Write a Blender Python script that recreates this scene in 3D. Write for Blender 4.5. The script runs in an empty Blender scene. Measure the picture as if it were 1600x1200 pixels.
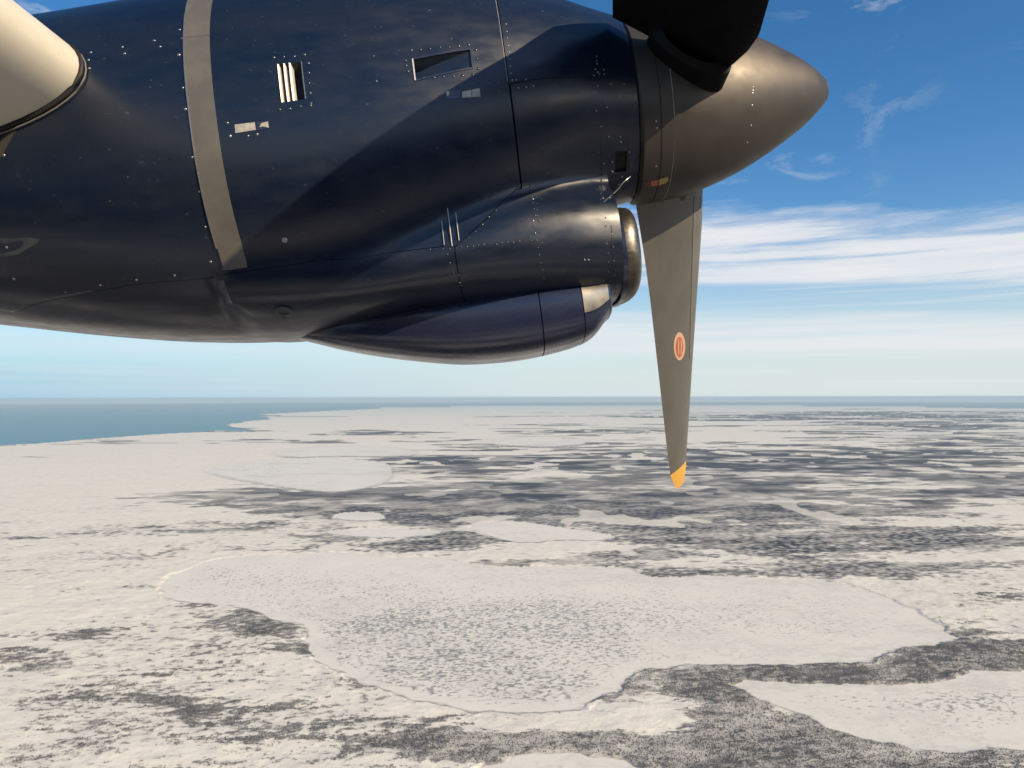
import bpy, bmesh, math, random
import numpy as np
from mathutils import Vector, Matrix
from mathutils.bvhtree import BVHTree

random.seed(7)
sc = bpy.context.scene
C = sc.collection
R = math.radians

# ------------------------------------------------------------------ camera
FPX = 1155.0            # focal length in pixels of the 1600 px wide frame
ALT = 700.0             # height above the ground
CAM_PITCH, CAM_ROLL = R(1.02), R(-0.12)
cam_data = bpy.data.cameras.new('camera')
cam = bpy.data.objects.new('camera', cam_data); C.objects.link(cam)
cam_data.sensor_width = 36.0
cam_data.lens = 36.0 * FPX / 1600.0
cam_data.clip_start = 0.05
cam_data.clip_end = 400000.0
CAM_M = (Matrix.Rotation(CAM_PITCH, 4, 'X') @ Matrix.Rotation(R(90), 4, 'X') @ Matrix.Rotation(CAM_ROLL, 4, 'Z'))
cam.matrix_world = CAM_M
sc.camera = cam

# ------------------------------------------------------------------ light
SUN_AZ, SUN_EL = R(130), R(30)     # azimuth measured from +Y towards +X
SUN = Vector((math.sin(SUN_AZ) * math.cos(SUN_EL), math.cos(SUN_AZ) * math.cos(SUN_EL), math.sin(SUN_EL)))
sd = bpy.data.lights.new('sun', 'SUN'); sd.energy = 4.9; sd.angle = R(0.5); sd.color = (1.0, 0.82, 0.56)
so = bpy.data.objects.new('sun', sd); C.objects.link(so)
so.rotation_euler = SUN.to_track_quat('Z', 'Y').to_euler()

def N(nt, kind, **kw):
    n = nt.nodes.new(kind)
    for k, v in kw.items():
        if k.startswith('i_'):
            n.inputs[k[2:].replace('_', ' ')].default_value = v
        else:
            setattr(n, k, v)
    return n

def math_node(nt, op, a, b=None, c=None, clamp=False):
    n = nt.nodes.new('ShaderNodeMath'); n.operation = op; n.use_clamp = clamp
    for i, v in enumerate((a, b, c)):
        if v is None: continue
        if hasattr(v, 'is_linked'): nt.links.new(v, n.inputs[i])
        else: n.inputs[i].default_value = v
    return n.outputs[0]

def ramp(nt, src, pts, interp='LINEAR'):
    n = nt.nodes.new('ShaderNodeValToRGB'); e = n.color_ramp.elements; n.color_ramp.interpolation = interp
    while len(e) > 1: e.remove(e[-1])
    for i, (p, c) in enumerate(pts):
        if not hasattr(c, '__len__'): c = (c, c, c)
        if i == 0: e[0].position = p; el = e[0]
        else: el = e.new(p)
        el.color = tuple(c) + (1,)
    nt.links.new(src, n.inputs[0])
    return n.outputs[0]

def mix(nt, fac, a, b, mode='MIX'):
    n = nt.nodes.new('ShaderNodeMix'); n.data_type = 'RGBA'; n.blend_type = mode
    for sock, v in ((n.inputs[0], fac), (n.inputs[6], a), (n.inputs[7], b)):
        if hasattr(v, 'is_linked'): nt.links.new(v, sock)
        elif hasattr(v, '__len__'): sock.default_value = tuple(v) + (1,)
        else: sock.default_value = v
    return n.outputs[2]

world = bpy.data.worlds.new('World'); sc.world = world; world.use_nodes = True
wt = world.node_tree; wt.nodes.clear()
sky = N(wt, 'ShaderNodeTexSky', sky_type='NISHITA', sun_disc=False)
sky.sun_elevation = SUN_EL; sky.sun_rotation = SUN_AZ
sky.altitude = 700; sky.air_density = 1.0; sky.dust_density = 0.6; sky.ozone_density = 2.2
tc = N(wt, 'ShaderNodeTexCoord')
sep = N(wt, 'ShaderNodeSeparateXYZ'); wt.links.new(tc.outputs['Generated'], sep.inputs[0])
dx, dy, dz = sep.outputs
hs = N(wt, 'ShaderNodeHueSaturation'); hs.inputs['Saturation'].default_value = 1.32; hs.inputs['Value'].default_value = 1.18; hs.inputs['Hue'].default_value = 0.5
wt.links.new(sky.outputs[0], hs.inputs['Color'])
skyc = hs.outputs[0]
def wnoise(sx, sy, sz, scale, detail, rough, off=0.0, dist=0.0):
    m = N(wt, 'ShaderNodeMapping'); m.inputs['Scale'].default_value = (sx, sy, sz); m.inputs['Location'].default_value = (off, off * .7, off * .3)
    wt.links.new(tc.outputs['Generated'], m.inputs['Vector'])
    n = N(wt, 'ShaderNodeTexNoise'); n.inputs['Scale'].default_value = scale; n.inputs['Detail'].default_value = detail
    n.inputs['Roughness'].default_value = rough; n.inputs['Distortion'].default_value = dist
    wt.links.new(m.outputs[0], n.inputs['Vector'])
    return n.outputs[0]
ady = math_node(wt, 'MAXIMUM', math_node(wt, 'ABSOLUTE', dy), .02)
dq = math_node(wt, 'DIVIDE', dz, ady)
# cloud sheets: masks over elevation with ragged edges
edge = wnoise(1, 1, 6, 5, 6, .62, 3.1)
zr = math_node(wt, 'ADD', dq, math_node(wt, 'MULTIPLY', math_node(wt, 'SUBTRACT', edge, .5), .085))
up = ramp(wt, zr, [(.175, 1), (.232, 1), (.262, 0)])
lo = ramp(wt, dq, [(.150, 0), (.157, 1)])
streak = wnoise(1, 1, 16, 3.2, 7, .6, 8.4, .3)
body1 = ramp(wt, streak, [(.36, .25), (.50, .85), (.66, 1)])
band1 = math_node(wt, 'MULTIPLY', math_node(wt, 'MULTIPLY', up, lo), body1)
up2 = ramp(wt, dq, [(.085, 1), (.112, .75), (.118, 0)])
lo2 = ramp(wt, dq, [(.050, 0), (.066, 1)])
streak2 = wnoise(1, 1, 30, 2.2, 5, .55, 1.7, .2)
body2 = ramp(wt, streak2, [(.35, .25), (.6, .85)])
band2 = math_node(wt, 'MULTIPLY', math_node(wt, 'MULTIPLY', up2, lo2), body2)
thin = ramp(wt, wnoise(1, 1, 60, 2.0, 4, .5, 5.2), [(.55, 0), (.68, .55)])
thinm = math_node(wt, 'MULTIPLY', thin, ramp(wt, dz, [(.0, 0), (.02, 1), (.15, 1), (.2, 0)]))
# high wisps
wis = ramp(wt, wnoise(1.0, 1.0, 2.6, 9, 8, .66, 11.3, .9), [(.54, 0), (.78, .5)])
wsel = ramp(wt, wnoise(1, 1, 1.5, 2.3, 2, .5, 2.05), [(.5, 0), (.62, 1)])
wisp = math_node(wt, 'MULTIPLY', math_node(wt, 'MULTIPLY', wis, wsel), ramp(wt, dz, [(.2, 0), (.26, 1)]))
# the sheets thin out towards the tail of the aircraft (west) where only haze is seen
azs = ramp(wt, math_node(wt, 'ADD', math_node(wt, 'MULTIPLY', dx, .5), .5), [(.30, .35), (.46, .65), (.56, 1)])
cl = math_node(wt, 'MAXIMUM', band1, math_node(wt, 'MULTIPLY', band2, azs))
cl = math_node(wt, 'MAXIMUM', cl, math_node(wt, 'MULTIPLY', thinm, azs))
cl = math_node(wt, 'MAXIMUM', cl, wisp)
low = mix(wt, ramp(wt, math_node(wt, 'ADD', math_node(wt, 'MULTIPLY', dx, .5), .5), [(.22, 0), (.52, .85), (.7, 1)]), (3.2, 5.2, 6.7), (6.0, 6.7, 6.8))
skyc = mix(wt, ramp(wt, dz, [(0, .95), (.03, .85), (.09, .5), (.2, .0)]), skyc, low)
c1 = mix(wt, cl, skyc, (7.0, 7.1, 7.3))
bg = N(wt, 'ShaderNodeBackground'); bg.inputs['Strength'].default_value = 0.1
wt.links.new(c1, bg.inputs['Color'])
wo = N(wt, 'ShaderNodeOutputWorld'); wt.links.new(bg.outputs[0], wo.inputs['Surface'])

sc.view_settings.view_transform = 'Standard'
sc.view_settings.look = 'None'
sc.view_settings.exposure = 0.23
sc.view_settings.gamma = 1.0
sc.view_settings.use_curve_mapping = False
sc.cycles.max_bounces = 6
sc.cycles.volume_bounces = 0
sc.cycles.use_denoising = True

# ------------------------------------------------------------------ helpers
def tag(o, label=None, cat=None, group=None, kind=None):
    if label: o['label'] = label
    if cat: o['category'] = cat
    if group: o['group'] = group
    if kind: o['kind'] = kind
    return o

def mesh_obj(name, verts, faces, mat, parent=None, smooth=True, sharp=None):
    me = bpy.data.meshes.new(name)
    me.from_pydata([tuple(v) for v in verts], [], faces)
    me.update()
    bm = bmesh.new(); bm.from_mesh(me); bmesh.ops.recalc_face_normals(bm, faces=bm.faces[:]); bm.to_mesh(me); bm.free()
    if smooth:
        me.polygons.foreach_set('use_smooth', [True] * len(me.polygons))
        if sharp is not None: me.set_sharp_from_angle(angle=R(sharp))
    me.materials.append(mat)
    o = bpy.data.objects.new(name, me); C.objects.link(o)
    if parent is not None: o.parent = parent
    return o

def ray_dir(px, py):
    v = Vector(((px - 800.0) / FPX, -(py - 600.0) / FPX, -1.0))
    return (CAM_M.to_3x3() @ v).normalized()

# noise -------------------------------------------------------------
_rng = np.random.default_rng(5)
_P = _rng.permutation(4096).astype(np.int32)
_G = np.stack([np.cos(np.linspace(0, 2 * np.pi, 64, endpoint=False)), np.sin(np.linspace(0, 2 * np.pi, 64, endpoint=False))]).astype(np.float32)
def perlin(x, y, seed=0):
    xi = np.floor(x).astype(np.int32); yi = np.floor(y).astype(np.int32)
    fx = (x - xi).astype(np.float32); fy = (y - yi).astype(np.float32)
    def g(ix, iy, ax, ay):
        h = _P[(_P[(ix + seed * 131) & 4095] + iy) & 4095] & 63
        return _G[0][h] * ax + _G[1][h] * ay
    u = fx * fx * fx * (fx * (fx * 6 - 15) + 10); v = fy * fy * fy * (fy * (fy * 6 - 15) + 10)
    n00 = g(xi, yi, fx, fy); n10 = g(xi + 1, yi, fx - 1, fy); n01 = g(xi, yi + 1, fx, fy - 1); n11 = g(xi + 1, yi + 1, fx - 1, fy - 1)
    a = n00 + u * (n10 - n00); b = n01 + u * (n11 - n01)
    return (a + v * (b - a)) * 1.5
def sstep(a, b, x):
    t = np.clip((x - a) / (b - a), 0, 1); return t * t * (3 - 2 * t)
def fbm(x, y, lams, cell, seed=0, gain=.62, ani=1.0, ang=0.0):
    ca, sa = math.cos(ang), math.sin(ang)
    xr = (x * ca + y * sa) / ani; yr = -x * sa + y * ca
    out = np.zeros_like(x, dtype=np.float32); amp = 1.0; tot = np.zeros_like(x, dtype=np.float32)
    for k, l in enumerate(lams):
        w = sstep(.7, 1.8, l / cell)
        out += (amp * w * perlin(xr / l + 17.3 * k, yr / l + 5.1 * k, seed + k)).astype(np.float32)
        tot = tot + amp * (.25 + .75 * w); amp *= gain
    return out / tot * 2.1

# ------------------------------------------------------------------ materials
def principled(name):
    m = bpy.data.materials.new(name); m.use_nodes = True
    nt = m.node_tree; b = nt.nodes['Principled BSDF']
    return m, nt, b

def paint(name, col, rough, dirt=None, dirt_amt=.3, metal=0.0, scale=6.0, bump=.02, spec=.5, coat=0.0, streak=(1, 1, 1), chips=0.0):
    """surface with soft grime, streaks and a slightly uneven gloss"""
    m, nt, b = principled(name)
    t = N(nt, 'ShaderNodeTexCoord')
    mp = N(nt, 'ShaderNodeMapping'); mp.inputs['Scale'].default_value = streak
    nt.links.new(t.outputs['Object'], mp.inputs['Vector'])
    n = N(nt, 'ShaderNodeTexNoise'); n.inputs['Scale'].default_value = scale; n.inputs['Detail'].default_value = 6; n.inputs['Roughness'].default_value = .6
    nt.links.new(mp.outputs[0], n.inputs['Vector'])
    f = ramp(nt, n.outputs[0], [(.42, 0), (.72, dirt_amt)])
    c = mix(nt, f, col, dirt or tuple(min(1, x * 1.5 + .01) for x in col))
    if chips:
        nch = N(nt, 'ShaderNodeTexNoise'); nch.inputs['Scale'].default_value = 55; nch.inputs['Detail'].default_value = 3; nch.inputs['Roughness'].default_value = .7
        nt.links.new(t.outputs['Object'], nch.inputs['Vector'])
        c = mix(nt, ramp(nt, nch.outputs[0], [(.66, 0), (.76, chips)]), c, (.20, .20, .20))
    nt.links.new(c, b.inputs['Base Color'])
    n2 = N(nt, 'ShaderNodeTexNoise'); n2.inputs['Scale'].default_value = scale * 5; n2.inputs['Detail'].default_value = 5
    nt.links.new(mp.outputs[0], n2.inputs['Vector'])
    nt.links.new(ramp(nt, n2.outputs[0], [(.3, max(0, rough - .07)), (.7, min(1, rough + .1))]), b.inputs['Roughness'])
    b.inputs['Metallic'].default_value = metal
    b.inputs['Specular IOR Level'].default_value = spec
    b.inputs['Coat Weight'].default_value = coat; b.inputs['Coat Roughness'].default_value = .17
    if bump:
        n3 = N(nt, 'ShaderNodeTexNoise'); n3.inputs['Scale'].default_value = 3.5; n3.inputs['Detail'].default_value = 3
        nt.links.new(t.outputs['Object'], n3.inputs['Vector'])
        bp = N(nt, 'ShaderNodeBump'); bp.inputs['Strength'].default_value = .35; bp.inputs['Distance'].default_value = bump
        nt.links.new(n3.outputs[0], bp.inputs['Height']); nt.links.new(bp.outputs[0], b.inputs['Normal'])
    return m

M_NAVY = paint('navy_paint', (.005, .011, .028), .33, dirt=(.016, .020, .030), dirt_amt=.6, scale=3.6, bump=.014, coat=.25, chips=.35, streak=(.5, 1, 1.6))
M_NAVY2 = paint('navy_paint_pod', (.018, .023, .055), .27, dirt=(.030, .035, .062), dirt_amt=.5, scale=4, bump=.008, coat=.5, streak=(.5, 1, 1.6))
M_DARK = paint('seam_black', (.006, .006, .007), .6, bump=0)
M_INNER = paint('recess_black', (.008, .008, .009), .7, bump=0)
M_SPIN = paint('spinner_grey', (.098, .086, .076), .50, dirt=(.135, .117, .10), dirt_amt=.4, scale=2.5, bump=.002, metal=.75)
M_BLADE = paint('blade_grey', (.160, .152, .136), .42, dirt=(.10, .095, .088), dirt_amt=.45, scale=4, bump=.001, streak=(2, 2, .6), metal=.35, chips=.5)
M_BOOT = paint('boot_grey', (.13, .125, .115), .5, bump=0)
M_STRAP = paint('strap_grey', (.135, .125, .112), .45, dirt=(.20, .18, .155), dirt_amt=.6, scale=9, bump=.002, metal=.2)
M_WING = paint('wing_cream', (.74, .68, .56), .34, dirt=(.5, .45, .38), dirt_amt=.25, scale=4, bump=.002)
M_RING = paint('bare_metal', (.17, .15, .125), .36, dirt=(.09, .08, .07), dirt_amt=.6, metal=.9, scale=8, bump=.002, streak=(1, 3, 3))
M_RIVET = paint('rivet_metal', (.30, .30, .31), .30, metal=.7, scale=60, bump=0)
M_RIVN = paint('rivet_painted', (.07, .08, .10), .2, metal=.6, scale=60, bump=0)
M_CHIP = paint('bare_plate', (.50, .47, .41), .5, dirt=(.16, .15, .14), dirt_amt=.8, scale=60, bump=0)
M_PLATE = paint('bright_plate', (.50, .45, .37), .33, dirt=(.45, .41, .34), metal=.85, scale=3, bump=0)
M_CHROME = paint('slat_metal', (.72, .67, .60), .35, metal=.3, bump=0, scale=20)
M_YEL = paint('yellow_paint', (.62, .34, .06), .5, bump=0)
M_RED = paint('red_paint', (.46, .12, .08), .5, bump=0)
M_DRED = paint('dull_red_paint', (.13, .045, .04), .55, bump=0)
M_OLV = paint('dull_yellow_paint', (.42, .34, .09), .55, bump=0)
M_PINK = paint('pale_decal', (.55, .36, .25), .5, bump=0)
M_FAIR = paint('fairing_grey', (.040, .040, .036), .45, bump=.004)
M_PATCH = paint('patch_grey', (.060, .070, .085), .5, dirt=(.02, .025, .035), dirt_amt=.8, scale=25, bump=0)
M_FUS = paint('fuselage_navy', (.012, .016, .03), .3, bump=.004)

# ------------------------------------------------------------------ ground
def gp(px, py):
    d = ray_dir(px, py)
    t = -ALT / min(d.z, -1e-4)
    return (d.x * t, d.y * t)
def gps(pts): return [gp(*p) for p in pts]

def poly_sd(X, Y, poly):
    """signed distance to a polygon, negative inside"""
    d2 = np.full(X.shape, 1e18); inside = np.zeros(X.shape, bool)
    n = len(poly)
    for i in range(n):
        ax, ay = poly[i]; bx, by = poly[(i + 1) % n]
        ex, ey = bx - ax, by - ay
        l2 = ex * ex + ey * ey + 1e-9
        t = np.clip(((X - ax) * ex + (Y - ay) * ey) / l2, 0, 1)
        d2 = np.minimum(d2, (X - ax - t * ex) ** 2 + (Y - ay - t * ey) ** 2)
        c = (ay > Y) != (by > Y)
        xs = ax + (Y - ay) * ex / (ey if abs(ey) > 1e-9 else 1e-9)
        inside ^= c & (X < xs)
    d = np.sqrt(d2); return np.where(inside, -d, d)

def smooth_poly(pts, it=2):
    for _ in range(it):
        q = []
        for i in range(len(pts)):
            a, b = pts[i], pts[(i + 1) % len(pts)]
            q += [(a[0] * .75 + b[0] * .25, a[1] * .75 + b[1] * .25), (a[0] * .25 + b[0] * .75, a[1] * .25 + b[1] * .75)]
        pts = q
    return pts

def oval(cx, cy, rx, ry, n=14, wob=.12, seed=0):
    r = random.Random(seed)
    return [(cx + rx * math.cos(a) * (1 + r.uniform(-wob, wob)), cy + ry * math.sin(a) * (1 + r.uniform(-wob, wob))) for a in [2 * math.pi * k / n for k in range(n)]]

LAKES = [
 ('large frozen lake with dark wind-scoured ice specks, widest in the middle of the foreground',
  [(250,925),(256,908),(275,896),(300,888),(335,872),(420,867),(500,863),(560,864),(600,873),(680,868),(720,880),(800,886),(900,884),(985,887),(1005,901),(1060,903),(1090,898),(1180,902),(1300,908),(1340,918),(1400,940),(1450,965),(1485,990),(1491,1003),(1440,1010),(1390,1015),(1370,1030),(1320,1038),(1180,1040),(1110,1038),(1060,1042),(1000,1045),(985,1055),(960,1080),(930,1095),(895,1110),(800,1116),(720,1110),(640,1092),(560,1068),(520,1045),(490,1030),(478,1000),(485,978),(430,970),(380,950),(350,945),(300,943),(262,938)]),
 ('smooth round frozen lake with dark curved near shore, left below the engine',
  [(318,735),(335,728),(380,722),(450,718),(520,716),(590,720),(610,727),(614,740),(604,754),(565,765),(520,770),(460,765),(400,755),(345,745)]),
 ('frozen lake with sparse specks running out at the right edge below the dark scrub belt',
  [(1145,1072),(1165,1064),(1195,1062),(1240,1066),(1290,1071),(1400,1070),(1480,1066),(1505,1052),(1540,1048),(1640,1048),(1760,1060),(1760,1165),(1650,1172),(1600,1172),(1540,1168),(1500,1178),(1440,1172),(1400,1162),(1340,1152),(1290,1135),(1270,1122),(1240,1110),(1210,1102),(1190,1090),(1160,1080)]),
 ('small frozen lake cut off by the bottom edge under the scrub',
  [(745,1206),(770,1194),(810,1182),(870,1174),(930,1180),(975,1190),(1010,1204),(1010,1230),(740,1230)]),
 ('tiny oval frozen pond between the round lake and the large lake', oval(562,807,44,7.5, seed=1)),
 ('irregular frozen pond right of the tiny oval pond',
  [(728,822),(760,815),(810,814),(850,820),(905,828),(975,838),(930,846),(880,843),(820,850),(780,843),(750,834)]),
 ('long narrow frozen pond amid dark scrub near the horizon', oval(845,691,76,7.5, seed=3)),
 ('thin frozen pond just above the large lake', oval(600,833,95,7, seed=4)),
 ('wide shallow frozen pond behind the round lake', [(425,708),(470,700),(530,697),(600,698),(640,704),(650,712),(590,714),(520,713),(450,716)]),
 ('thin white frozen pond in far dark plain, upper one', oval(1425,677.5,62,3.2, seed=6)),
 ('thin white frozen pond in far dark plain, lower one', oval(1400,683,22,1.6, seed=7)),
]
LAKES = [(l, smooth_poly(gps(p), 2 if k < 4 else 1)) for k, (l, p) in enumerate(LAKES)]
COAST = gps([(0,697),(60,694),(110,689),(170,684),(215,681),(290,676),(345,673),(392,675),(372,669),(352,664),(385,659),(425,655),(410,651),(452,650),(400,648.2),(440,646),(500,643),(545,641),(600,638.6),(650,637.4),(720,636.0),(800,635.0),(900,633.9),(1000,633.3),(1200,634.6),(1400,636.6),(1600,638.8)])
COAST = [(-160000, 9000), (-40000, 8200), (-14000, 9000)] + COAST + [(60000, 24000), (160000, 20000), (160000, 0), (-160000, 0)]

# blobs of scrub: centre, radii (measured on the ground), strength
SCRUB = [
 (880,728,260,44,.62),(700,700,150,18,.16),(1000,770,160,28,.22),(760,775,150,20,.26),(1250,755,320,45,.42),(1150,715,200,20,.10),
 (1520,692,190,26,.75),(1350,668,130,10,.55),(1450,650,340,9,.8),(1150,649,240,3.0,.35),(1100,637,300,1.5,.2),(800,668,170,5,.12),(900,676,220,3,.26),(680,680,60,6,.2),
 (1480,765,210,12,.38),(1120,822,180,12,.7),(1300,840,200,16,.55),(1480,838,130,14,.36),(1010,786,120,14,.36),(1100,796,110,10,.26),
 (1380,893,120,10,.7),(1270,882,80,7,.28),(930,872,140,9,.7),(840,880,60,7,.34),(1560,855,70,10,.36),(1250,805,260,14,.16),
 (570,852,110,10,.6),(680,850,90,9,.26),(620,790,150,17,.42),(480,782,170,13,.4),(350,772,170,10,.24),(300,778,100,6,.16),(640,765,120,16,.24),(700,740,70,18,.22),
 (330,861,120,7,.18),(170,915,90,5,.18),(220,892,70,6,.16),(900,800,120,8,.26),(820,838,200,6,.22),(40,1035,75,30,.45),(60,995,110,10,.32),(40,945,55,9,.28),(180,988,60,6,.3),
 (30,893,50,5,.3),(200,940,150,5,.22),(360,965,90,14,.42),(440,985,60,10,.4),(470,1018,30,9,.46),(520,1050,40,8,.22),(300,950,40,5,.3),
 (240,1098,38,6,.36),(300,1108,26,5,.34),(235,1057,25,4,.3),(280,1000,25,6,.26),(150,1040,60,30,.05),(480,1130,260,50,.05),(620,1120,90,28,.08),
 (860,1158,210,16,.95),(730,1178,80,13,.52),(1000,1172,130,20,.9),(1130,1100,72,50,1.3),(1080,1060,60,14,.56),(1230,1165,150,38,.9),(1330,1185,110,24,.42),
 (1200,1050,130,9,.8),(1350,1052,150,11,.8),(1470,1042,110,14,.8),(1560,1022,90,18,.85),(1600,1040,60,8,.6),(1540,1184,70,9,.7),(1530,990,24,4,.6),(990,1070,26,16,.5),(960,1095,30,8,.3),(1420,1150,40,8,.25),
 (75,703,32,2.4,.62),(150,709,40,2,.42),(440,690,110,4,.34),(480,684,60,2.2,.34),(1560,880,60,4,.2),(100,862,60,5,.1),(60,842,40,3,.25),
]
WHITE = [(150,740,300,30,.30),(1250,683,230,9,.42),(600,660,150,8,.24),(1000,690,60,5,.0),(1150,668,160,5,.22),(1020,660,260,5,.3),(1480,930,160,40,.36),(1040,1110,60,38,.5),(960,1130,80,14,.45),(600,735,30,20,.1),
 (1300,930,100,30,.4),(760,800,60,8,.2),(560,830,130,8,.25),(640,650,260,5,.3),(120,1150,140,50,.12),(900,857,90,6,.2),(1450,720,90,6,.1),(820,905,600,12,.2),(1000,812,110,5,.2)]

def blob_field(X, Y, blobs):
    out = np.zeros(X.shape, np.float32)
    for cx, cy, rx, ry, a in blobs:
        x0, y0 = gp(cx, cy)
        hx = rx * y0 / FPX
        y1 = gp(cx, cy + ry)[1]; y2 = gp(cx, max(cy - ry, 626))[1]
        hy = max((y2 - y1) / 2, 5)
        sx = x0 / y0     # streaks run out along the line of sight, like the shores there
        q = ((X - x0 - (Y - y0) * sx) / hx) ** 2 + ((Y - y0) / hy) ** 2
        out += a * np.exp(-q * .9).astype(np.float32)
    return out

rows_px = np.arange(1216, 629.9, -0.8)
Yr = np.array([gp(800, p)[1] for p in rows_px])
Yr = np.concatenate([Yr[Yr < 46000], [52000., 60000.]])
inner = np.linspace(-.735, .735, 1560)
outerc = .735 * np.exp(np.linspace(0.03, 1.6, 40))
Tc = np.concatenate([-outerc[::-1], inner, outerc])
X = (Yr[:, None] * Tc[None, :]); Y = np.repeat(Yr[:, None], len(Tc), 1)
cell = np.repeat((np.gradient(Yr))[:, None], len(Tc), 1)
inner_mask = np.abs(Tc) < .76
# warped coordinates give shores and scrub their ragged outline
wX = X + 14 * perlin(X / 60, Y / 60, 40) + 5 * perlin(X / 20, Y / 20, 41); wY = Y + 14 * perlin(X / 60 + 9, Y / 60, 42) + 5 * perlin(X / 20 + 9, Y / 20, 43)
land_sd = poly_sd(X + 160 * perlin(X / 900, Y / 900, 50) + 60 * perlin(X / 300, Y / 300, 51), Y + 160 * perlin(X / 900 + 7, Y / 900, 52), COAST)
lake_id = np.full(X.shape, -1, np.int8); lake_sd = np.full(X.shape, 1e6, np.float32)
for k, (lab, poly) in enumerate(LAKES):
    xs = [p[0] for p in poly]; ys = [p[1] for p in poly]; pad = 120 + .02 * max(ys)
    bb = (X > min(xs) - pad) & (X < max(xs) + pad) & (Y > min(ys) - pad * 2) & (Y < max(ys) + pad * 2)
    if not bb.any(): continue
    d = poly_sd(wX[bb], wY[bb], poly).astype(np.float32)
    cur = lake_sd[bb]; lake_sd[bb] = np.minimum(cur, d)
    li = lake_id[bb]; li[d < 0] = k; lake_id[bb] = li

blob = blob_field(X, Y, SCRUB); white = blob_field(X, Y, WHITE)
n_big = fbm(X, Y, [2400, 1200, 600], cell, 1, .7, 2.6, .06)
n_mid = fbm(X, Y, [420, 210, 105, 52, 26, 13, 7], cell, 8, .84, 2.4, .10)
n_str = fbm(X, Y, [1200, 600, 300, 150, 75, 38, 19], cell, 90, .98, 3.2, -.04)
n_fine = fbm(X, Y, [24, 12, 6, 3.5], cell, 20, .85, 1.4, .2)
far = sstep(2500, 8000, Y)
tex = (1 - far) * n_mid + far * n_str
val = (.38 + .12 * far) * n_big + (.72 + .35 * far) * tex + .16 * n_fine * (1 - far) + (1.12 - .10 * far) * (1 - np.exp(-1.9 * blob)) - white * .8 - .43 - .04 * far
scrub = sstep(0, 1, (val + .03) / (.20 - .11 * far)) * (.55 + .45 * sstep(-.5, .5, n_fine + .8 * n_mid))
scrub = scrub * (1 - far) + far * sstep(-.03, .08, val)
scrub *= (.80 + .2 * sstep(.1, .6, val)) * (.84 + .16 * sstep(1800, 3600, Y))
# sparse low brush between the patches
sparse = sstep(-.05, .55, .75 * tex + .25 * n_big + .45 * n_fine * (1 - far) + .25 * blob - .10) * .70 * (1 - .8 * sstep(.05, .5, white)) * (1 - .8 * far)
scrub = np.maximum(scrub, sparse)
clump = fbm(X, Y, [420, 210, 105, 50], cell, 150, .8, 1.7, .5)
scrub *= .52 + .48 * sstep(-.75, .10, clump)
# small snow-covered ponds and bogs cut crisp white gaps into the scrub
pn = perlin(X / 330 + 3, Y / 560, 120) + .35 * perlin(X / 120, Y / 200, 121)
pn2 = perlin(X / 600 + 3, Y / 700, 122) + .5 * perlin(X / 180, Y / 260, 123)
scrub *= 1 - .9 * np.maximum(sstep(.42, .50, pn) * (1 - far) * sstep(1700, 2100, Y), sstep(.36, .44, pn2) * sstep(4000, 8000, Y))
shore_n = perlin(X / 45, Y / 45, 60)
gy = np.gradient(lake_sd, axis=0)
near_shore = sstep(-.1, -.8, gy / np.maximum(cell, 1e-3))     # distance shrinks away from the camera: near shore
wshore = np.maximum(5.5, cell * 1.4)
shore_shade = sstep(1.3, .2, np.abs(lake_sd) / wshore) * (near_shore * .9 + .1) * sstep(-.9, .0, shore_n)
scrub = np.maximum(scrub, np.where(lake_sd > 0, shore_shade * .9, 0))  # dark rim on near shores: brush with the bank's shade painted in
scrub = np.clip(scrub, 0, 1)
scrub[lake_id >= 0] = 0
# heights
bank = sstep(0, 1, lake_sd / 14.0)
Z = -ALT + 3.2 * bank * sstep(16000, 6000, Y) + .55 * n_fine * (lake_sd > 6) * sstep(6000, 2500, Y) + 2.0 * fbm(X, Y, [180, 90, 45], cell, 30, .6) * (lake_sd > 20) * sstep(9000, 3000, Y) * bank
ridge = sstep(1, 0, np.abs(lake_sd - 12) / 9) * sstep(9000, 3000, Y) * (.6 + .6 * shore_n)
Z = Z + .7 * ridge * (1 - near_shore) * .5
Z = np.where(lake_id >= 0, -ALT + .12 * n_fine, Z)
# lake specks of bare ice, plus bank shade painted along near shores
sp_u, sp_v = X * .97 + Y * .24, Y * .97 - X * .24
sp_n = .75 * perlin(sp_u / 19, sp_v / 12, 70) + .62 * perlin(sp_u / 9, sp_v / 5.5, 71) + .28 * perlin(X / 70, Y / 45, 73) + .2 * perlin(X / 260, Y / 200, 74)
px_x = 800 + FPX * X / Y
spd = blob_field(X, Y, [(690,1030,230,55,1.0),(760,1075,150,22,.7),(640,985,250,40,.72),(520,915,230,32,.6),(820,960,260,45,.55),(1420,1100,170,30,.6),(1560,1100,120,30,.5),(880,1010,150,50,.5),(1120,950,250,34,.42),(1300,980,150,25,.3),(350,900,80,16,.45),(400,735,60,14,.5),(1480,1150,60,12,.3)])
inshore = sstep(12, 75, -lake_sd)
inshore = sstep(8, 60, -lake_sd)
spd = np.minimum(spd, 1.15)
speck_shade = sstep(.48, 1.05, sp_n + spd * .52 * inshore) * np.clip(.35 + .5 * spd, 0, .85) * inshore
speck_shade = np.maximum(speck_shade, .20 * sstep(-.1, .9, n_mid + .5 * n_fine + .3 * n_big))
speck_shade = np.maximum(speck_shade, np.where(lake_sd < 0, shore_shade, 0))  # shade and overhanging brush of the near bank, painted into the ice colour

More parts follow.
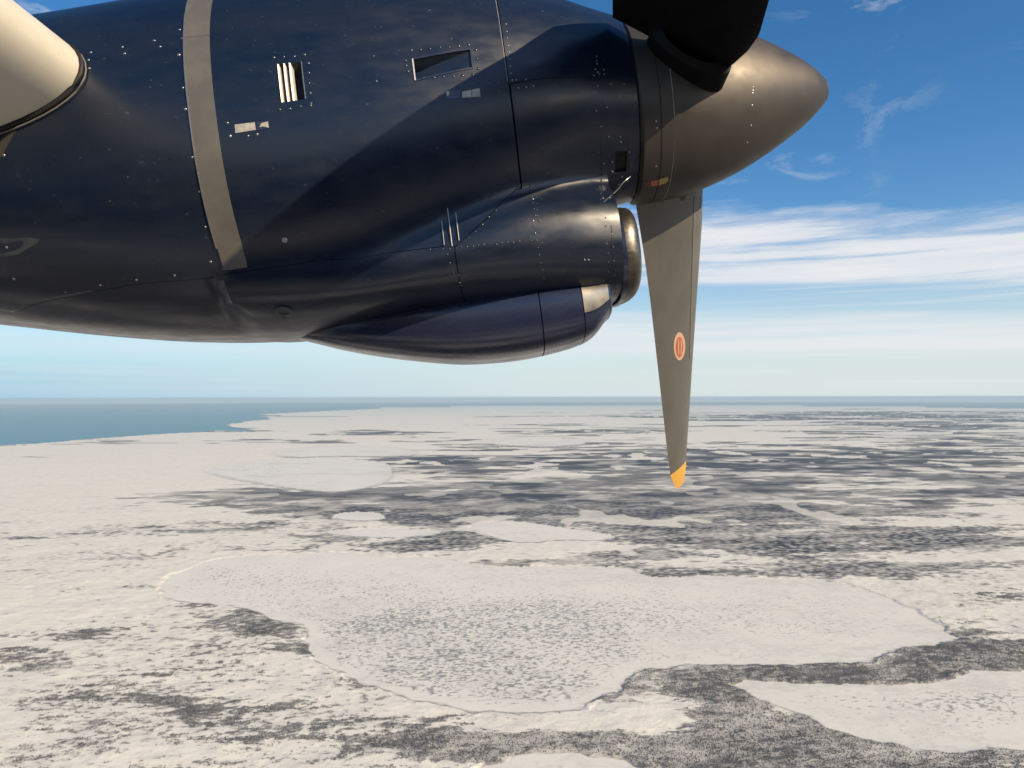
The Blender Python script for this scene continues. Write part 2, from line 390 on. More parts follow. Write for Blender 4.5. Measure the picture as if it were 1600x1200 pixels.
nr, nc = X.shape
idx = np.arange(nr * nc).reshape(nr, nc)
quads = np.stack([idx[:-1, :-1], idx[:-1, 1:], idx[1:, 1:], idx[1:, :-1]], -1).reshape(-1, 4)
lid = lake_id; q_l = np.stack([lid[:-1, :-1], lid[:-1, 1:], lid[1:, 1:], lid[1:, :-1]], -1).reshape(-1, 4)
allsame = (q_l == q_l[:, :1]).all(1)
qlake = np.where(allsame, q_l[:, 0], -1)
qland = (land_sd[:-1, :-1] < 0).reshape(-1)

def grid_mesh(name, sel, attrs, mat):
    q = quads[sel]
    used = np.unique(q); remap = np.full(nr * nc, -1, np.int32); remap[used] = np.arange(len(used), dtype=np.int32)
    q = remap[q]
    me = bpy.data.meshes.new(name)
    me.vertices.add(len(used))
    co = np.stack([X.reshape(-1)[used], Y.reshape(-1)[used], Z.reshape(-1)[used]], -1).astype(np.float32)
    me.vertices.foreach_set('co', co.ravel())
    me.loops.add(len(q) * 4); me.polygons.add(len(q))
    me.loops.foreach_set('vertex_index', q.astype(np.int32).ravel())
    me.polygons.foreach_set('loop_start', np.arange(0, len(q) * 4, 4, dtype=np.int32))
    me.polygons.foreach_set('use_smooth', np.ones(len(q), bool))
    me.update(calc_edges=True)
    for an, arr in attrs.items():
        a = me.attributes.new(an, 'FLOAT', 'POINT'); a.data.foreach_set('value', arr.reshape(-1)[used].astype(np.float32))
    me.materials.append(mat)
    o = bpy.data.objects.new(name, me); C.objects.link(o)
    return o

def attr(nt, name):
    n = nt.nodes.new('ShaderNodeAttribute'); n.attribute_name = name; return n.outputs['Fac']

m_snow, nt, b = principled('snow_and_scrub')
geo = N(nt, 'ShaderNodeNewGeometry')
def gnoise(scale, detail=4, rough=.6, sx=1, sy=1):
    mp = N(nt, 'ShaderNodeMapping'); mp.inputs['Scale'].default_value = (sx, sy, 1)
    nt.links.new(geo.outputs['Position'], mp.inputs['Vector'])
    n = N(nt, 'ShaderNodeTexNoise'); n.inputs['Scale'].default_value = scale; n.inputs['Detail'].default_value = detail; n.inputs['Roughness'].default_value = rough
    nt.links.new(mp.outputs[0], n.inputs['Vector']); return n.outputs[0]
snowc = mix(nt, gnoise(.004, 5), (.85, .795, .68), (.72, .68, .60))
snowc = mix(nt, ramp(nt, gnoise(.03, 5, .65, .6, 1), [(.45, 0), (.72, .5)]), snowc, (.50, .475, .44))
scrubc = mix(nt, gnoise(.01, 4), (.024, .029, .046), (.046, .047, .060))
s = attr(nt, 'scrub')
c = mix(nt, s, snowc, scrubc)
nt.links.new(c, b.inputs['Base Color']); b.inputs['Roughness'].default_value = .85; b.inputs['Specular IOR Level'].default_value = .2
bp = N(nt, 'ShaderNodeBump'); bp.inputs['Strength'].default_value = .5; bp.inputs['Distance'].default_value = 1.4
nt.links.new(gnoise(.10, 6, .62, .5, 1), bp.inputs['Height']); nt.links.new(bp.outputs[0], b.inputs['Normal'])

m_ice, nt, b = principled('frozen_lake')
geo = N(nt, 'ShaderNodeNewGeometry')
c = mix(nt, gnoise(.006, 5), (.85, .80, .69), (.69, .66, .595))
c = mix(nt, attr(nt, 'speck_shade'), c, (.20, .205, .20))
nt.links.new(c, b.inputs['Base Color']); b.inputs['Roughness'].default_value = .6; b.inputs['Specular IOR Level'].default_value = .25
bp = N(nt, 'ShaderNodeBump'); bp.inputs['Strength'].default_value = .5; bp.inputs['Distance'].default_value = .9
nt.links.new(gnoise(.10, 6, .65, .6, 1), bp.inputs['Height']); nt.links.new(bp.outputs[0], b.inputs['Normal'])

g = grid_mesh('snow_ground', qland & (qlake < 0), {'scrub': scrub}, m_snow)
tag(g, 'flat snow-covered tundra with dark scrub patches reaching to the horizon', kind='structure')
for k, (lab, poly) in enumerate(LAKES):
    sel = (qlake == k)
    if sel.sum() < 4: continue
    tag(grid_mesh('frozen_lake', sel, {'speck_shade': speck_shade}, m_ice), lab, kind='structure')

# snow sheet beneath and behind the aircraft, outside the detailed fan
y0 = float(Yr[0]) + 3
v = []; f = []
xs = np.linspace(-60000, 60000, 13); ys = np.linspace(-60000, y0, 9)
for yy in ys:
    for xx in xs: v.append((xx, yy, -ALT - .6))
for j in range(len(ys) - 1):
    for i in range(len(xs) - 1):
        a = j * len(xs) + i; f.append((a, a + 1, a + 1 + len(xs), a + len(xs)))
m_plain, nt, b = principled('darkened_snow_plain')
geo = N(nt, 'ShaderNodeNewGeometry')
c = mix(nt, ramp(nt, gnoise(.0035, 9, .68, .5, 1), [(.40, 0), (.50, 1)]), (.80, .75, .65), (.050, .052, .062))  # dark forest cover added to this unseen plain to dim the nacelle's reflections
nt.links.new(c, b.inputs['Base Color']); b.inputs['Roughness'].default_value = .9
o = mesh_obj('snow_plain', v, f, m_plain, smooth=False); tag(o, 'unseen snow plain below and behind the aircraft, darkened to dim reflections', kind='structure')

# sea
m_sea, nt, b = principled('cold_sea')
geo = N(nt, 'ShaderNodeNewGeometry')
nt.links.new(mix(nt, gnoise(.0003, 3), (.060, .205, .245), (.075, .230, .270)), b.inputs['Base Color'])
b.inputs['Roughness'].default_value = .38; b.inputs['IOR'].default_value = 1.33; b.inputs['Specular IOR Level'].default_value = .4
v = [(0, 0, -ALT - 8)]; f = []
NS = 256
for r_ in (3000, 9000, 20000, 40000, 70000, 100000):
    for k in range(NS): v.append((r_ * math.cos(2 * math.pi * k / NS), r_ * math.sin(2 * math.pi * k / NS), -ALT - 8))
for k in range(NS): f.append((0, 1 + k, 1 + (k + 1) % NS))
for j in range(5):
    for k in range(NS):
        a0 = 1 + j * NS; f.append((a0 + k, a0 + NS + k, a0 + NS + (k + 1) % NS, a0 + (k + 1) % NS))
tag(mesh_obj('sea', v, f, m_sea, smooth=False), 'calm teal sea beyond the snowy coast', kind='structure')

# low spruce scrub standing in the nearest dark patches
cand = np.argwhere((scrub > .30) & (Y < 2700) & (np.abs(X / Y) < .75) & (lake_id < 0) & (lake_sd > 4))
rr = np.random.default_rng(3)
dens = np.clip((X * 0 + 1)[tuple(cand.T)] * (Y[tuple(cand.T)] / 1500) ** 2 * .5 * scrub[tuple(cand.T)], 0, 1)
cand = cand[rr.random(len(cand)) < dens]
if len(cand) > 130000: cand = cand[rr.choice(len(cand), 130000, replace=False)]
tx = X[tuple(cand.T)] + rr.uniform(-1, 1, len(cand)); ty = Y[tuple(cand.T)] + rr.uniform(-1.5, 1.5, len(cand)); tz = Z[tuple(cand.T)] - .3
th = rr.uniform(1.0, 2.9, len(cand)); tr = th * rr.uniform(.28, .5, len(cand)); ta = rr.uniform(0, 6.28, len(cand))
nT = len(cand)
vv = np.zeros((nT, 5, 3), np.float32)
for k in range(4):
    vv[:, k, 0] = tx + tr * np.cos(ta + k * 1.5708); vv[:, k, 1] = ty + tr * np.sin(ta + k * 1.5708); vv[:, k, 2] = tz
vv[:, 4, 0] = tx; vv[:, 4, 1] = ty; vv[:, 4, 2] = tz + th
base = (np.arange(nT) * 5)[:, None]
ff = np.concatenate([base + np.array([[k, (k + 1) % 4, 4]]) for k in range(4)], 0).astype(np.int32)
me = bpy.data.meshes.new('spruce_scrub')
me.vertices.add(nT * 5); me.vertices.foreach_set('co', vv.ravel())
me.loops.add(len(ff) * 3); me.polygons.add(len(ff)); me.loops.foreach_set('vertex_index', ff.ravel())
me.polygons.foreach_set('loop_start', np.arange(0, len(ff) * 3, 3, dtype=np.int32)); me.update(calc_edges=True)
m_tree, nt, b = principled('spruce_foliage')
geo = N(nt, 'ShaderNodeNewGeometry')
nt.links.new(mix(nt, gnoise(.3, 2), (.035, .040, .046), (.066, .064, .066)), b.inputs['Base Color']); b.inputs['Roughness'].default_value = .9
me.materials.append(m_tree)
o = bpy.data.objects.new('spruce_scrub', me); C.objects.link(o)
tag(o, 'dark stunted spruce scrub standing in the nearest snow', 'scrub', kind='stuff')

# haze: one closed box of thin air
m_haze = bpy.data.materials.new('haze_air'); m_haze.use_nodes = True
nt = m_haze.node_tree; nt.nodes.clear()
pv = N(nt, 'ShaderNodeVolumePrincipled'); pv.inputs['Density'].default_value = 1.9e-5; pv.inputs['Color'].default_value = (.70, .89, 1.0, 1)
ou = N(nt, 'ShaderNodeOutputMaterial'); nt.links.new(pv.outputs[0], ou.inputs['Volume'])
hx, hz0, hz1 = 165000, -ALT - 12, 8
v = [(sx * hx, sy * hx, z) for z in (hz0, hz1) for sx, sy in ((-1, -1), (1, -1), (1, 1), (-1, 1))]
f = [(0, 3, 2, 1), (4, 5, 6, 7), (0, 1, 5, 4), (1, 2, 6, 5), (2, 3, 7, 6), (3, 0, 4, 7)]
tag(mesh_obj('haze', v, f, m_haze, smooth=False), 'thin pale blue air over the whole plain', 'haze', kind='stuff')

# ------------------------------------------------------------------ aircraft
PITCH = R(7.4)
BASE = Vector((0.43, 2.85, 1.085))       # centre of the spinner's rear plane
plane = bpy.data.objects.new('airplane', None); C.objects.link(plane)
plane.location = BASE; plane.rotation_euler = (0, -PITCH, 0)
tag(plane, 'dark navy turboprop airplane seen from its window, engine, spinner, propeller blades and cream wing edge', 'airplane')
PM = Matrix.Translation(BASE) @ Matrix.Rotation(-PITCH, 4, 'Y')
PI_ = PM.inverted()

def loc(px, py, depth=2.85):
    d = ray_dir(px, py); p = d * (depth / d.y)
    q = PI_ @ p
    return q.x, q.z

def curve(pts, depth=2.85):
    q = sorted(loc(a, b, depth) for a, b in pts)
    return np.array([a for a, _ in q]), np.array([b for _, b in q])

def smooth_interp(x, xs, ys):
    # monotone-ish cubic (Catmull-Rom on uneven knots)
    x = np.asarray(x, float); i = np.clip(np.searchsorted(xs, x) - 1, 0, len(xs) - 2)
    m = np.gradient(ys, xs)
    h = xs[i + 1] - xs[i]; t = np.clip((x - xs[i]) / h, 0, 1)
    return (2*t**3 - 3*t**2 + 1) * ys[i] + (t**3 - 2*t**2 + t) * h * m[i] + (-2*t**3 + 3*t**2) * ys[i+1] + (t**3 - t**2) * h * m[i+1]

TOPX, TOPZ = curve([(-700, 150), (-300, 125), (0, 94), (120, 78), (200, 64), (290, 46), (400, 22), (550, -2), (700, -2), (790, 7), (850, 19), (910, 33), (965, 45)])
BOTX, BOTZ = curve([(-700, 420), (-300, 476), (0, 507), (150, 523), (300, 533), (450, 531), (540, 520), (620, 500), (700, 465), (780, 420), (860, 368), (920, 332), (988, 312)])
WX = np.array([-4.6, -3.2, -2.4, -1.6, -1.1, -.7, -.4, -.2, -.08, 0.03]); WW = np.array([.50, .60, .635, .63, .60, .545, .475, .415, .365, .325])
CTX, CTZ = curve([(300, 470), (450, 455), (600, 420), (700, 370), (800, 325), (880, 309), (950, 305)])       # top of the chin duct
CBX, CBZ = curve([(300, 500), (450, 512), (600, 506), (700, 497), (800, 488), (870, 481), (920, 477), (950, 474)])
CWX = np.array([-2.2, -1.2, -.6, -.3, -.05]); CWW = np.array([.30, .44, .455, .40, .33])
CHIN_X = loc(950, 395)[0]; CHIN_END = loc(430, 500)[0]

def body_f(x, y, z):
    zt = smooth_interp(x, TOPX, TOPZ); zb = smooth_interp(x, BOTX, BOTZ)
    c = (zt + zb) / 2; b = (zt - zb) / 2; a = smooth_interp(x, WX, WW)
    n = np.interp(x, [-1.6, 0], [2.45, 2.0])
    return ((np.abs(y / a) ** n + np.abs((z - c) / b) ** n) ** (1 / n) - 1) * np.minimum(a, b)
def chin_f(x, y, z):
    zt = smooth_interp(x, CTX, CTZ); zb = smooth_interp(x, CBX, CBZ)
    c = (zt + zb) / 2; b = (zt - zb) / 2; a = smooth_interp(x, CWX, CWW); n = 2.5
    return np.maximum(0, CHIN_END - x) * 1.5 + ((np.abs(y / a) ** n + np.abs((z - c) / b) ** n) ** (1 / n) - 1) * np.minimum(a, b)
def smin(a, b, k):
    h = np.clip(.5 + .5 * (b - a) / k, 0, 1); return b + (a - b) * h - k * h * (1 - h)
def origin_z(x):
    return np.minimum((smooth_interp(x, TOPX, TOPZ) + smooth_interp(x, BOTX, BOTZ)) / 2, np.maximum(smooth_interp(x, CTX, CTZ) - .03, smooth_interp(x, BOTX, BOTZ) + .03))
def cowl_point(x, th, off=0.0, chin=True):
    """point on the nacelle: x along the axis, th the angle round it (0 top, 90 deg towards the cabin)"""
    x, th = np.broadcast_arrays(np.asarray(x, float), np.asarray(th, float))
    oz = origin_z(x); dy_, dz_ = -np.sin(th), np.cos(th)
    lo_ = np.zeros_like(x); hi_ = np.full_like(x, 1.6)
    for _ in range(34):
        m = (lo_ + hi_) / 2; y = dy_ * m; z = oz + dz_ * m
        fa = body_f(x, y, z)
        f = smin(fa, chin_f(x, y, z), .085) if chin else fa
        lo_ = np.where(f < 0, m, lo_); hi_ = np.where(f < 0, hi_, m)
    r = lo_ + off
    return np.stack([x, dy_ * r, oz + dz_ * r], -1)

XT = loc(-700, 300)[0]     # tail end of the modelled nacelle
XF = 0.0
# probe surface used to lay seams, rivets and openings on the cowling
def probe(chin, x0, x1):
    xs_ = np.linspace(x0, x1, 170); ts = np.linspace(0, 2 * np.pi, 220)
    P = cowl_point(xs_[:, None], ts[None, :], chin=chin); n1, n2 = P.shape[:2]
    vs = [Vector(p) for p in P.reshape(-1, 3)]; fs = []
    for i in range(n1 - 1):
        for j in range(n2 - 1):
            a = i * n2 + j; fs.append((a, a + 1, a + n2 + 1, a + n2))
    return BVHTree.FromPolygons(vs, fs)
BV = [probe(True, XT, CHIN_X), probe(False, CHIN_X - .02, XF)]
CAM_L = PI_ @ Vector((0, 0, 0)); ROT_L = PI_.to_3x3()
def hit(px, py, trees=None):
    d = (ROT_L @ ray_dir(px, py)).normalized(); best = None
    for t in (trees or BV):
        h = t.ray_cast(CAM_L, d)
        if h[0] is not None and (best is None or h[3] < best[3]): best = h
    if best is None: return None
    n = best[1]
    if n.dot(d) > 0: n = -n
    return best[0], n
def hit_xt(px, py):
    h = hit(px, py)
    if h is None: raise RuntimeError('miss %s %s' % (px, py))
    p = h[0]; return p.x, math.atan2(-p.y, p.z - float(origin_z(p.x)))

def patch(name, xs_, t0f, t1f, parent, mat, holes=(), off=0.0, chin=True, nt_=60, rim=.010, gap=.0022, extra=()):
    """one cowling panel between the angle curves t0f and t1f; holes are (x0, x1, t0, t1)"""
    xs_ = sorted(set(list(xs_)) | {v for h in holes for v in h[:2]} )
    xs_ = np.array(xs_)
    T0 = np.array([t0f(x) for x in xs_]); T1 = np.array([t1f(x) for x in xs_])
    s_ = list(np.linspace(0, 1, nt_ + 1))
    rows = []
    if holes:      # angle lines pass exactly through the hole edges
        knots = sorted({v for h in holes for v in h[2:]})
    TT = []
    for i in range(len(xs_)):
        if holes:
            segs = [T0[i]] + knots + [T1[i]]
            row = []
            cnt = [max(2, int(round(nt_ * (b_ - a_) / (math.pi)))) for a_, b_ in zip([t0m] + knots, knots + [t1m])] if False else None
            rows.append(segs)
        else:
            TT.append(T0[i] + (T1[i] - T0[i]) * np.array(s_))
    if holes:
        tm = [np.mean(T0)] + knots + [np.mean(T1)]
        cnt = [max(3, int(nt_ * (tm[k + 1] - tm[k]) / (tm[-1] - tm[0]))) for k in range(len(tm) - 1)]
        for segs in rows:
            row = [segs[0]]
            for k, c_ in enumerate(cnt): row += list(np.linspace(segs[k], segs[k + 1], c_ + 1)[1:])
            TT.append(np.array(row))
    TT = np.array(TT)
    P = cowl_point(np.repeat(xs_[:, None], TT.shape[1], 1), TT, off, chin)
    n1, n2 = P.shape[:2]
    fs = []; keep = np.ones((n1 - 1, n2 - 1), bool)
    for h in holes:
        for i in range(n1 - 1):
            xm = (xs_[i] + xs_[i + 1]) / 2
            if not (h[0] < xm < h[1]): continue
            tmid = (TT[i, :-1] + TT[i, 1:]) / 2
            keep[i, (tmid > h[2]) & (tmid < h[3])] = False
    vs = list(P.reshape(-1, 3))
    for i in range(n1 - 1):
        for j in range(n2 - 1):
            if keep[i, j]:
                a = i * n2 + j; fs.append((a, a + 1, a + n2 + 1, a + n2))
    # inward rim along the outer boundary
    cz = origin_z(xs_)
    border = [(i, 0) for i in range(n1)] + [(n1 - 1, j) for j in range(1, n2)] + [(i, n2 - 1) for i in range(n1 - 2, -1, -1)] + [(0, j) for j in range(n2 - 2, 0, -1)]
    k0 = len(vs); L = len(border)
    for (i, j) in border:
        p = P[i, j]; c_ = np.array([p[0], 0, cz[i]]); d = c_ - p; d /= np.linalg.norm(d); vs.append(p + d * rim)
    for q in range(L):
        a = border[q][0] * n2 + border[q][1]; b2 = border[(q + 1) % L]; b_ = b2[0] * n2 + b2[1]
        fs.append((a, b_, k0 + (q + 1) % L, k0 + q))
    o = mesh_obj(name, vs, fs, mat, parent, sharp=38)
    return o

# --- seams read off as (x, angle)
XS = np.mean([hit_xt(792, 100)[0], hit_xt(803, 200)[0]])                 # vertical seam
sl = [hit_xt(*p) for p in [(390, 423), (500, 406), (600, 396), (690, 386)]]
XD = hit_xt(710, 386)[0]
dg = [hit_xt(*p) for p in [(714, 384), (760, 342), (806, 296)]]
SLx = np.array([p[0] for p in sl]); SLt = np.array([p[1] for p in sl])
def low_t(x):       # long lower seam
    return float(np.interp(x, SLx, SLt))
def dia_t(x):
    return float(np.interp(x, [p[0] for p in dg], [p[1] for p in dg]))
su = [hit_xt(*p) for p in [(800, 131), (960, 125)]]
def up_t(x): return float(np.interp(x, [p[0] for p in su], [p[1] for p in su]))
G = .0015
cow = bpy.data.objects.new('nacelle', None); C.objects.link(cow); cow.parent = plane
cow['label'] = 'glossy dark navy engine nacelle with riveted panels'

def hole_of(x0, y0, x1, y1):
    a = hit_xt(x0, y0); b_ = hit_xt(x1, y0); c_ = hit_xt(x0, y1); d = hit_xt(x1, y1)
    return ((a[0] + c_[0]) / 2, (b_[0] + d[0]) / 2, (a[1] + b_[1]) / 2, (c_[1] + d[1]) / 2)
H_SCOOP = hole_of(646, 84, 738, 116)
H_LOUV = hole_of(434, 98, 474, 158)
H_SMALL = hole_of(961, 236, 979, 268)

xsU = np.concatenate([np.linspace(XT, XD, 100), np.linspace(XD, XS - G, 20)[1:]])
def upB(x): return (low_t(x) if x < XD else dia_t(x)) - (.0012 if x < XD - .2 else .003)
patch('upper_cowl_panel', xsU, lambda x: -upB(x), upB, cow, M_NAVY, holes=[H_SCOOP, H_LOUV], nt_=190)
patch('lower_cowl_panel', np.linspace(XT, XD - G, 90), lambda x: low_t(x) + .0012, lambda x: 2 * math.pi - low_t(x) - .0012, cow, M_NAVY, nt_=130)
patch('front_upper_cowl_panel', np.linspace(XS + G, XF - .004, 34), lambda x: -up_t(x) + .0025, lambda x: up_t(x) - .0025, cow, M_NAVY, nt_=90, chin=False)
# chin cowl: aft wedge below the diagonal seam, middle, and the collar ahead of the chin
patch('chin_cowl_panel', np.concatenate([np.linspace(XD + G, XS, 16), np.linspace(XS, XS + .0045, 2)[1:]]), lambda x: dia_t(x) + .004, lambda x: 2 * math.pi - dia_t(x) - .004, cow, M_NAVY, nt_=120, rim=.0)
patch('chin_cowl_panel', np.linspace(XS + .0045, CHIN_X, 30), lambda x: up_t(x) + .002, lambda x: 2 * math.pi - up_t(x) - .002, cow, M_NAVY, nt_=150, rim=.004, holes=[])
patch('front_collar_panel', np.linspace(CHIN_X - .012, XF - .004, 12), lambda x: up_t(x) + .002, lambda x: 2 * math.pi - up_t(x) - .002, cow, M_NAVY, nt_=120, chin=False, holes=[H_SMALL] if H_SMALL[0] > CHIN_X - .01 else [])
# dark inner skin closes the joints from behind
P = cowl_point(np.linspace(XT, XF - .01, 120)[:, None], np.linspace(0, 2 * np.pi, 120)[None, :], -.045, True)
P2 = cowl_point(np.linspace(CHIN_X, XF - .01, 12)[:, None], np.linspace(0, 2 * np.pi, 120)[None, :], -.045, False)
def loft_mesh(name, P, mat, parent, cap0=False, cap1=False, sharp=None):
    n1, n2 = P.shape[:2]; vs = list(P.reshape(-1, 3)); fs = []
    for i in range(n1 - 1):
        for j in range(n2 - 1):
            a = i * n2 + j; fs.append((a, a + 1, a + n2 + 1, a + n2))
    if cap0: fs.append(tuple(range(n2 - 1)))
    if cap1: fs.append(tuple(reversed([(n1 - 1) * n2 + j for j in range(n2 - 1)])))
    return mesh_obj(name, vs, fs, mat, parent, sharp=sharp)
P = cowl_point(np.linspace(XT + .01, CHIN_X - .004, 120)[:, None], np.linspace(0, 2 * np.pi, 120)[None, :], -.05, True)
loft_mesh('inner_skin', P, M_INNER, cow, True, True)
loft_mesh('inner_skin', P2, M_INNER, cow, True, True)

# --- chin intake lip
def sec(cx, cz, a, b_, n, K=72):
    th = np.linspace(0, 2 * np.pi, K + 1); c_, s_ = np.cos(th), np.sin(th)
    return np.stack([np.full(K + 1, cx), -a * np.sign(s_) * np.abs(s_) ** (2 / n), cz + b_ * np.sign(c_) * np.abs(c_) ** (2 / n)], -1)
c0x, c0t = loc(952, 326, 2.75); _, c0b = loc(952, 473, 2.75)
ccz = (c0t + c0b) / 2; cbh = (c0t - c0b) / 2; cw = .300
lipL = .70 * (loc(997, 400, 2.72)[0] - loc(957, 400, 2.72)[0])
prof = [(-.03, .985), (.0, 1.0), (.15, 1.0), (.45, .99), (.72, .965), (.88, .93), (.97, .885), (1.0, .84), (.97, .79), (.85, .76), (.5, .74), (-.6, .73)]
P = np.stack([sec(c0x + lipL * u, ccz + .006 * u, cw * k - (0 if k > .9 else 0), cbh * k, 2.5) for u, k in prof])

loft_mesh('intake_lip', P, M_RING, cow)['label'] = 'bare metal lip of the chin air intake'
loft_mesh('intake_throat', np.stack([sec(c0x - .05, ccz, cw * .74, cbh * .74, 2.5), sec(c0x - .049, ccz, .01, .01, 2)]), M_INNER, cow)
loft_mesh('intake_band', np.stack([sec(c0x + u, ccz, cw * k, cbh * k, 2.5) for u, k in ((-.012, .99), (-.010, 1.022), (.008, 1.020), (.010, .98))]), M_NAVY2, cow, sharp=30)
# bulkhead between chin and collar
loft_mesh('chin_bulkhead', np.stack([cowl_point(np.full(91, CHIN_X), np.linspace(0, 2 * np.pi, 91), 0), cowl_point(np.full(91, CHIN_X + .0005), np.linspace(0, 2 * np.pi, 91), -.12)]), M_NAVY, cow)

# --- oil cooler pod beneath
PTX, PTZ = curve([(455, 505), (600, 478), (850, 440), (945, 440)])
PBX, PBZ = curve([(455, 528), (490, 536), (540, 548), (600, 558), (660, 565), (720, 569), (770, 567), (820, 561), (870, 550), (900, 541), (925, 528), (942, 505)])
pw_x = np.array([PBX[0], PBX[0] + .15, PBX[0] + .45, PBX[0] + .8, PBX[-1] - .15, PBX[-1]]); pw = np.array([.05, .17, .26, .295, .285, .265])
xs_ = np.linspace(PBX[0], PBX[-1], 70); K = 96; th = np.linspace(0, 2 * np.pi, K + 1)
P = np.zeros((len(xs_), K + 1, 3))
for i, x in enumerate(xs_):
    zt = float(smooth_interp(x, PTX, PTZ)); zb = float(smooth_interp(x, PBX, PBZ)); a = float(smooth_interp(x, pw_x, pw))
    n = 3.0
    c_, s_ = np.cos(th), np.sin(th)
    P[i] = np.stack([np.full(K + 1, x), -a * np.sign(s_) * np.abs(s_) ** (2 / n), (zt + zb) / 2 + (zt - zb) / 2 * np.sign(c_) * np.abs(c_) ** (2 / n)], -1)
XP1 = loc(846, 500, 2.6)[0]; XP2 = loc(913, 500, 2.6)[0]
def pod_part(name, x0, x1, mat):
    sel = [i for i, x in enumerate(xs_) if x0 <= x <= x1]
    return loft_mesh(name, P[sel], mat, pod)
pod = bpy.data.objects.new('oil_cooler_pod', None); C.objects.link(pod); pod.parent = plane
pod['label'] = 'slim navy cooler pod under the nacelle'
def pod_sec(x):
    i = np.interp(x, xs_, np.arange(len(xs_))); a = int(min(i, len(xs_) - 2)); t = i - a
    return P[a] * (1 - t) + P[a + 1] * t
def pod_range(name, x0, x1, mat, k=1.0):
    q = np.linspace(x0, x1, 26 if x1 - x0 > .3 else 10)
    return loft_mesh(name, np.stack([pod_sec(x) for x in q]), mat, pod, sharp=50)
pod_range('pod_rear_shell', PBX[0], XP1 - .002, M_NAVY2)
pod_range('pod_mid_shell', XP1 + .002, XP2 - .0015, M_NAVY2)
pod_range('pod_front_shell', XP2 + .0015, PBX[-1], M_NAVY2)
_q = [pod_sec(x) for x in np.linspace(XP2 + .002, PBX[-1] - .002, 8)]
_q = [s_[6:27] + np.array([0, -.0018, 0]) for s_ in _q]
loft_mesh('inlet_plate', np.stack(_q), M_PLATE, pod)['label'] = 'bare metal plate at the mouth of the cooler pod'
lp = pod_sec(PBX[-1]); lc = lp.mean(0)
Pn = np.stack([lc + (lp - lc) * k + np.array([u, 0, 0]) for u, k in ((0, 1), (.006, .985), (.010, .95), (.008, .91), (-.01, .89), (-.2, .86))])
loft_mesh('pod_inlet', Pn, M_NAVY2, pod)
loft_mesh('pod_inner_skin', np.stack([pod_sec(x) * np.array([1, .93, 1]) + np.array([0, 0, .012]) for x in np.linspace(PBX[0] + .15, PBX[-1] - .08, 20)]), M_INNER, pod, True, True)

# --- openings: recessed scoop, louvre, small inlet
def pocket(name, h, depth0, depth1, mat, chin=True, parent=None, floor_mat=None):
    """box sunk behind a hole; depth0 at its rear end, depth1 at its front end"""
    xa = [h[0], h[1]]; ta = np.linspace(h[2], h[3], 6); xx = np.linspace(h[0], h[1], 8)
    top = cowl_point(xx[:, None], ta[None, :], 0, chin)
    dep = np.interp(xx, [h[0], h[1]], [depth0, depth1])
    bot = cowl_point(xx[:, None], ta[None, :], 0, chin).copy()
    cz = origin_z(xx)
    for i in range(len(xx)):
        for j in range(len(ta)):
            p = bot[i, j]; d = np.array([0, -p[1], cz[i] - p[2]]); d /= np.linalg.norm(d); bot[i, j] = p + d * dep[i]
    n1, n2 = len(xx), len(ta)
    vs = list(top.reshape(-1, 3)) + list(bot.reshape(-1, 3)); fs = []
    o_ = n1 * n2
    for i in range(n1 - 1):
        for j in range(n2 - 1):
            a = o_ + i * n2 + j; fs.append((a, a + 1, a + n2 + 1, a + n2))
        for j in (0, n2 - 1): a = i * n2 + j; fs.append((a, a + n2, o_ + a + n2, o_ + a))
    for j in range(n2 - 1):
        for i in (0, n1 - 1): a = i * n2 + j; fs.append((a, a + 1, o_ + a + 1, o_ + a))
    return mesh_obj(name, vs, fs, mat, parent or cow, smooth=False)
pocket('scoop_recess', H_SCOOP, .046, .004, M_NAVY)['label'] = 'recessed ramp air scoop'
pocket('louvre_recess', H_LOUV, .045, .045, M_INNER)['label'] = 'rectangular louvred vent opening'
if H_SMALL[0] > CHIN_X - .01: pocket('small_inlet_recess', H_SMALL, .035, .02, M_INNER, chin=False)

def strip_on(name, pts, width, height, mat, parent, closed=False, chin=True):
    """thin proud strip following surface points given as (x, angle)"""
    vs = []; fs = []
    n = len(pts); C3 = [Vector(cowl_point(np.array(x), np.array(t), 0, chin)) for x, t in pts]
    for i in range(n):
        a = C3[(i - 1) % n if closed else max(i - 1, 0)]; b_ = C3[(i + 1) % n if closed else min(i + 1, n - 1)]
        tan = (b_ - a).normalized(); p = C3[i]
        e = 1e-3; x, t = pts[i]
        n1 = (Vector(cowl_point(np.array(x + e), np.array(t), 0, chin)) - p); n2 = (Vector(cowl_point(np.array(x), np.array(t + e), 0, chin)) - p)
        nrm = n1.cross(n2).normalized()
        if nrm.dot(Vector((0, p.y, p.z - float(origin_z(x))))) < 0: nrm = -nrm
        side = tan.cross(nrm).normalized() * (width / 2)
        vs += [p + side - nrm * .002, p + side * .8 + nrm * height, p - side * .8 + nrm * height, p - side - nrm * .002]
    m = n if closed else n - 1
    for i in range(m):
        for k in range(3):
            a = i * 4 + k; b2 = ((i + 1) % n) * 4 + k; fs.append((a, a + 1, b2 + 1, b2))
    return mesh_obj(name, vs, fs, mat, parent, smooth=True, sharp=40)

def rect_loop(h, k=5, grow=.0, r=0.0):
    x0, x1, t0, t1 = h; q = []
    for i in range(k): q.append((x0 + (x1 - x0) * i / k, t0))
    for i in range(k): q.append((x1, t0 + (t1 - t0) * i / k))
    for i in range(k): q.append((x1 + (x0 - x1) * i / k, t1))
    for i in range(k): q.append((x0, t1 + (t0 - t1) * i / k))
    return q
strip_on('scoop_frame', rect_loop(H_SCOOP, 8), .006, .0022, M_NAVY2, cow, True)
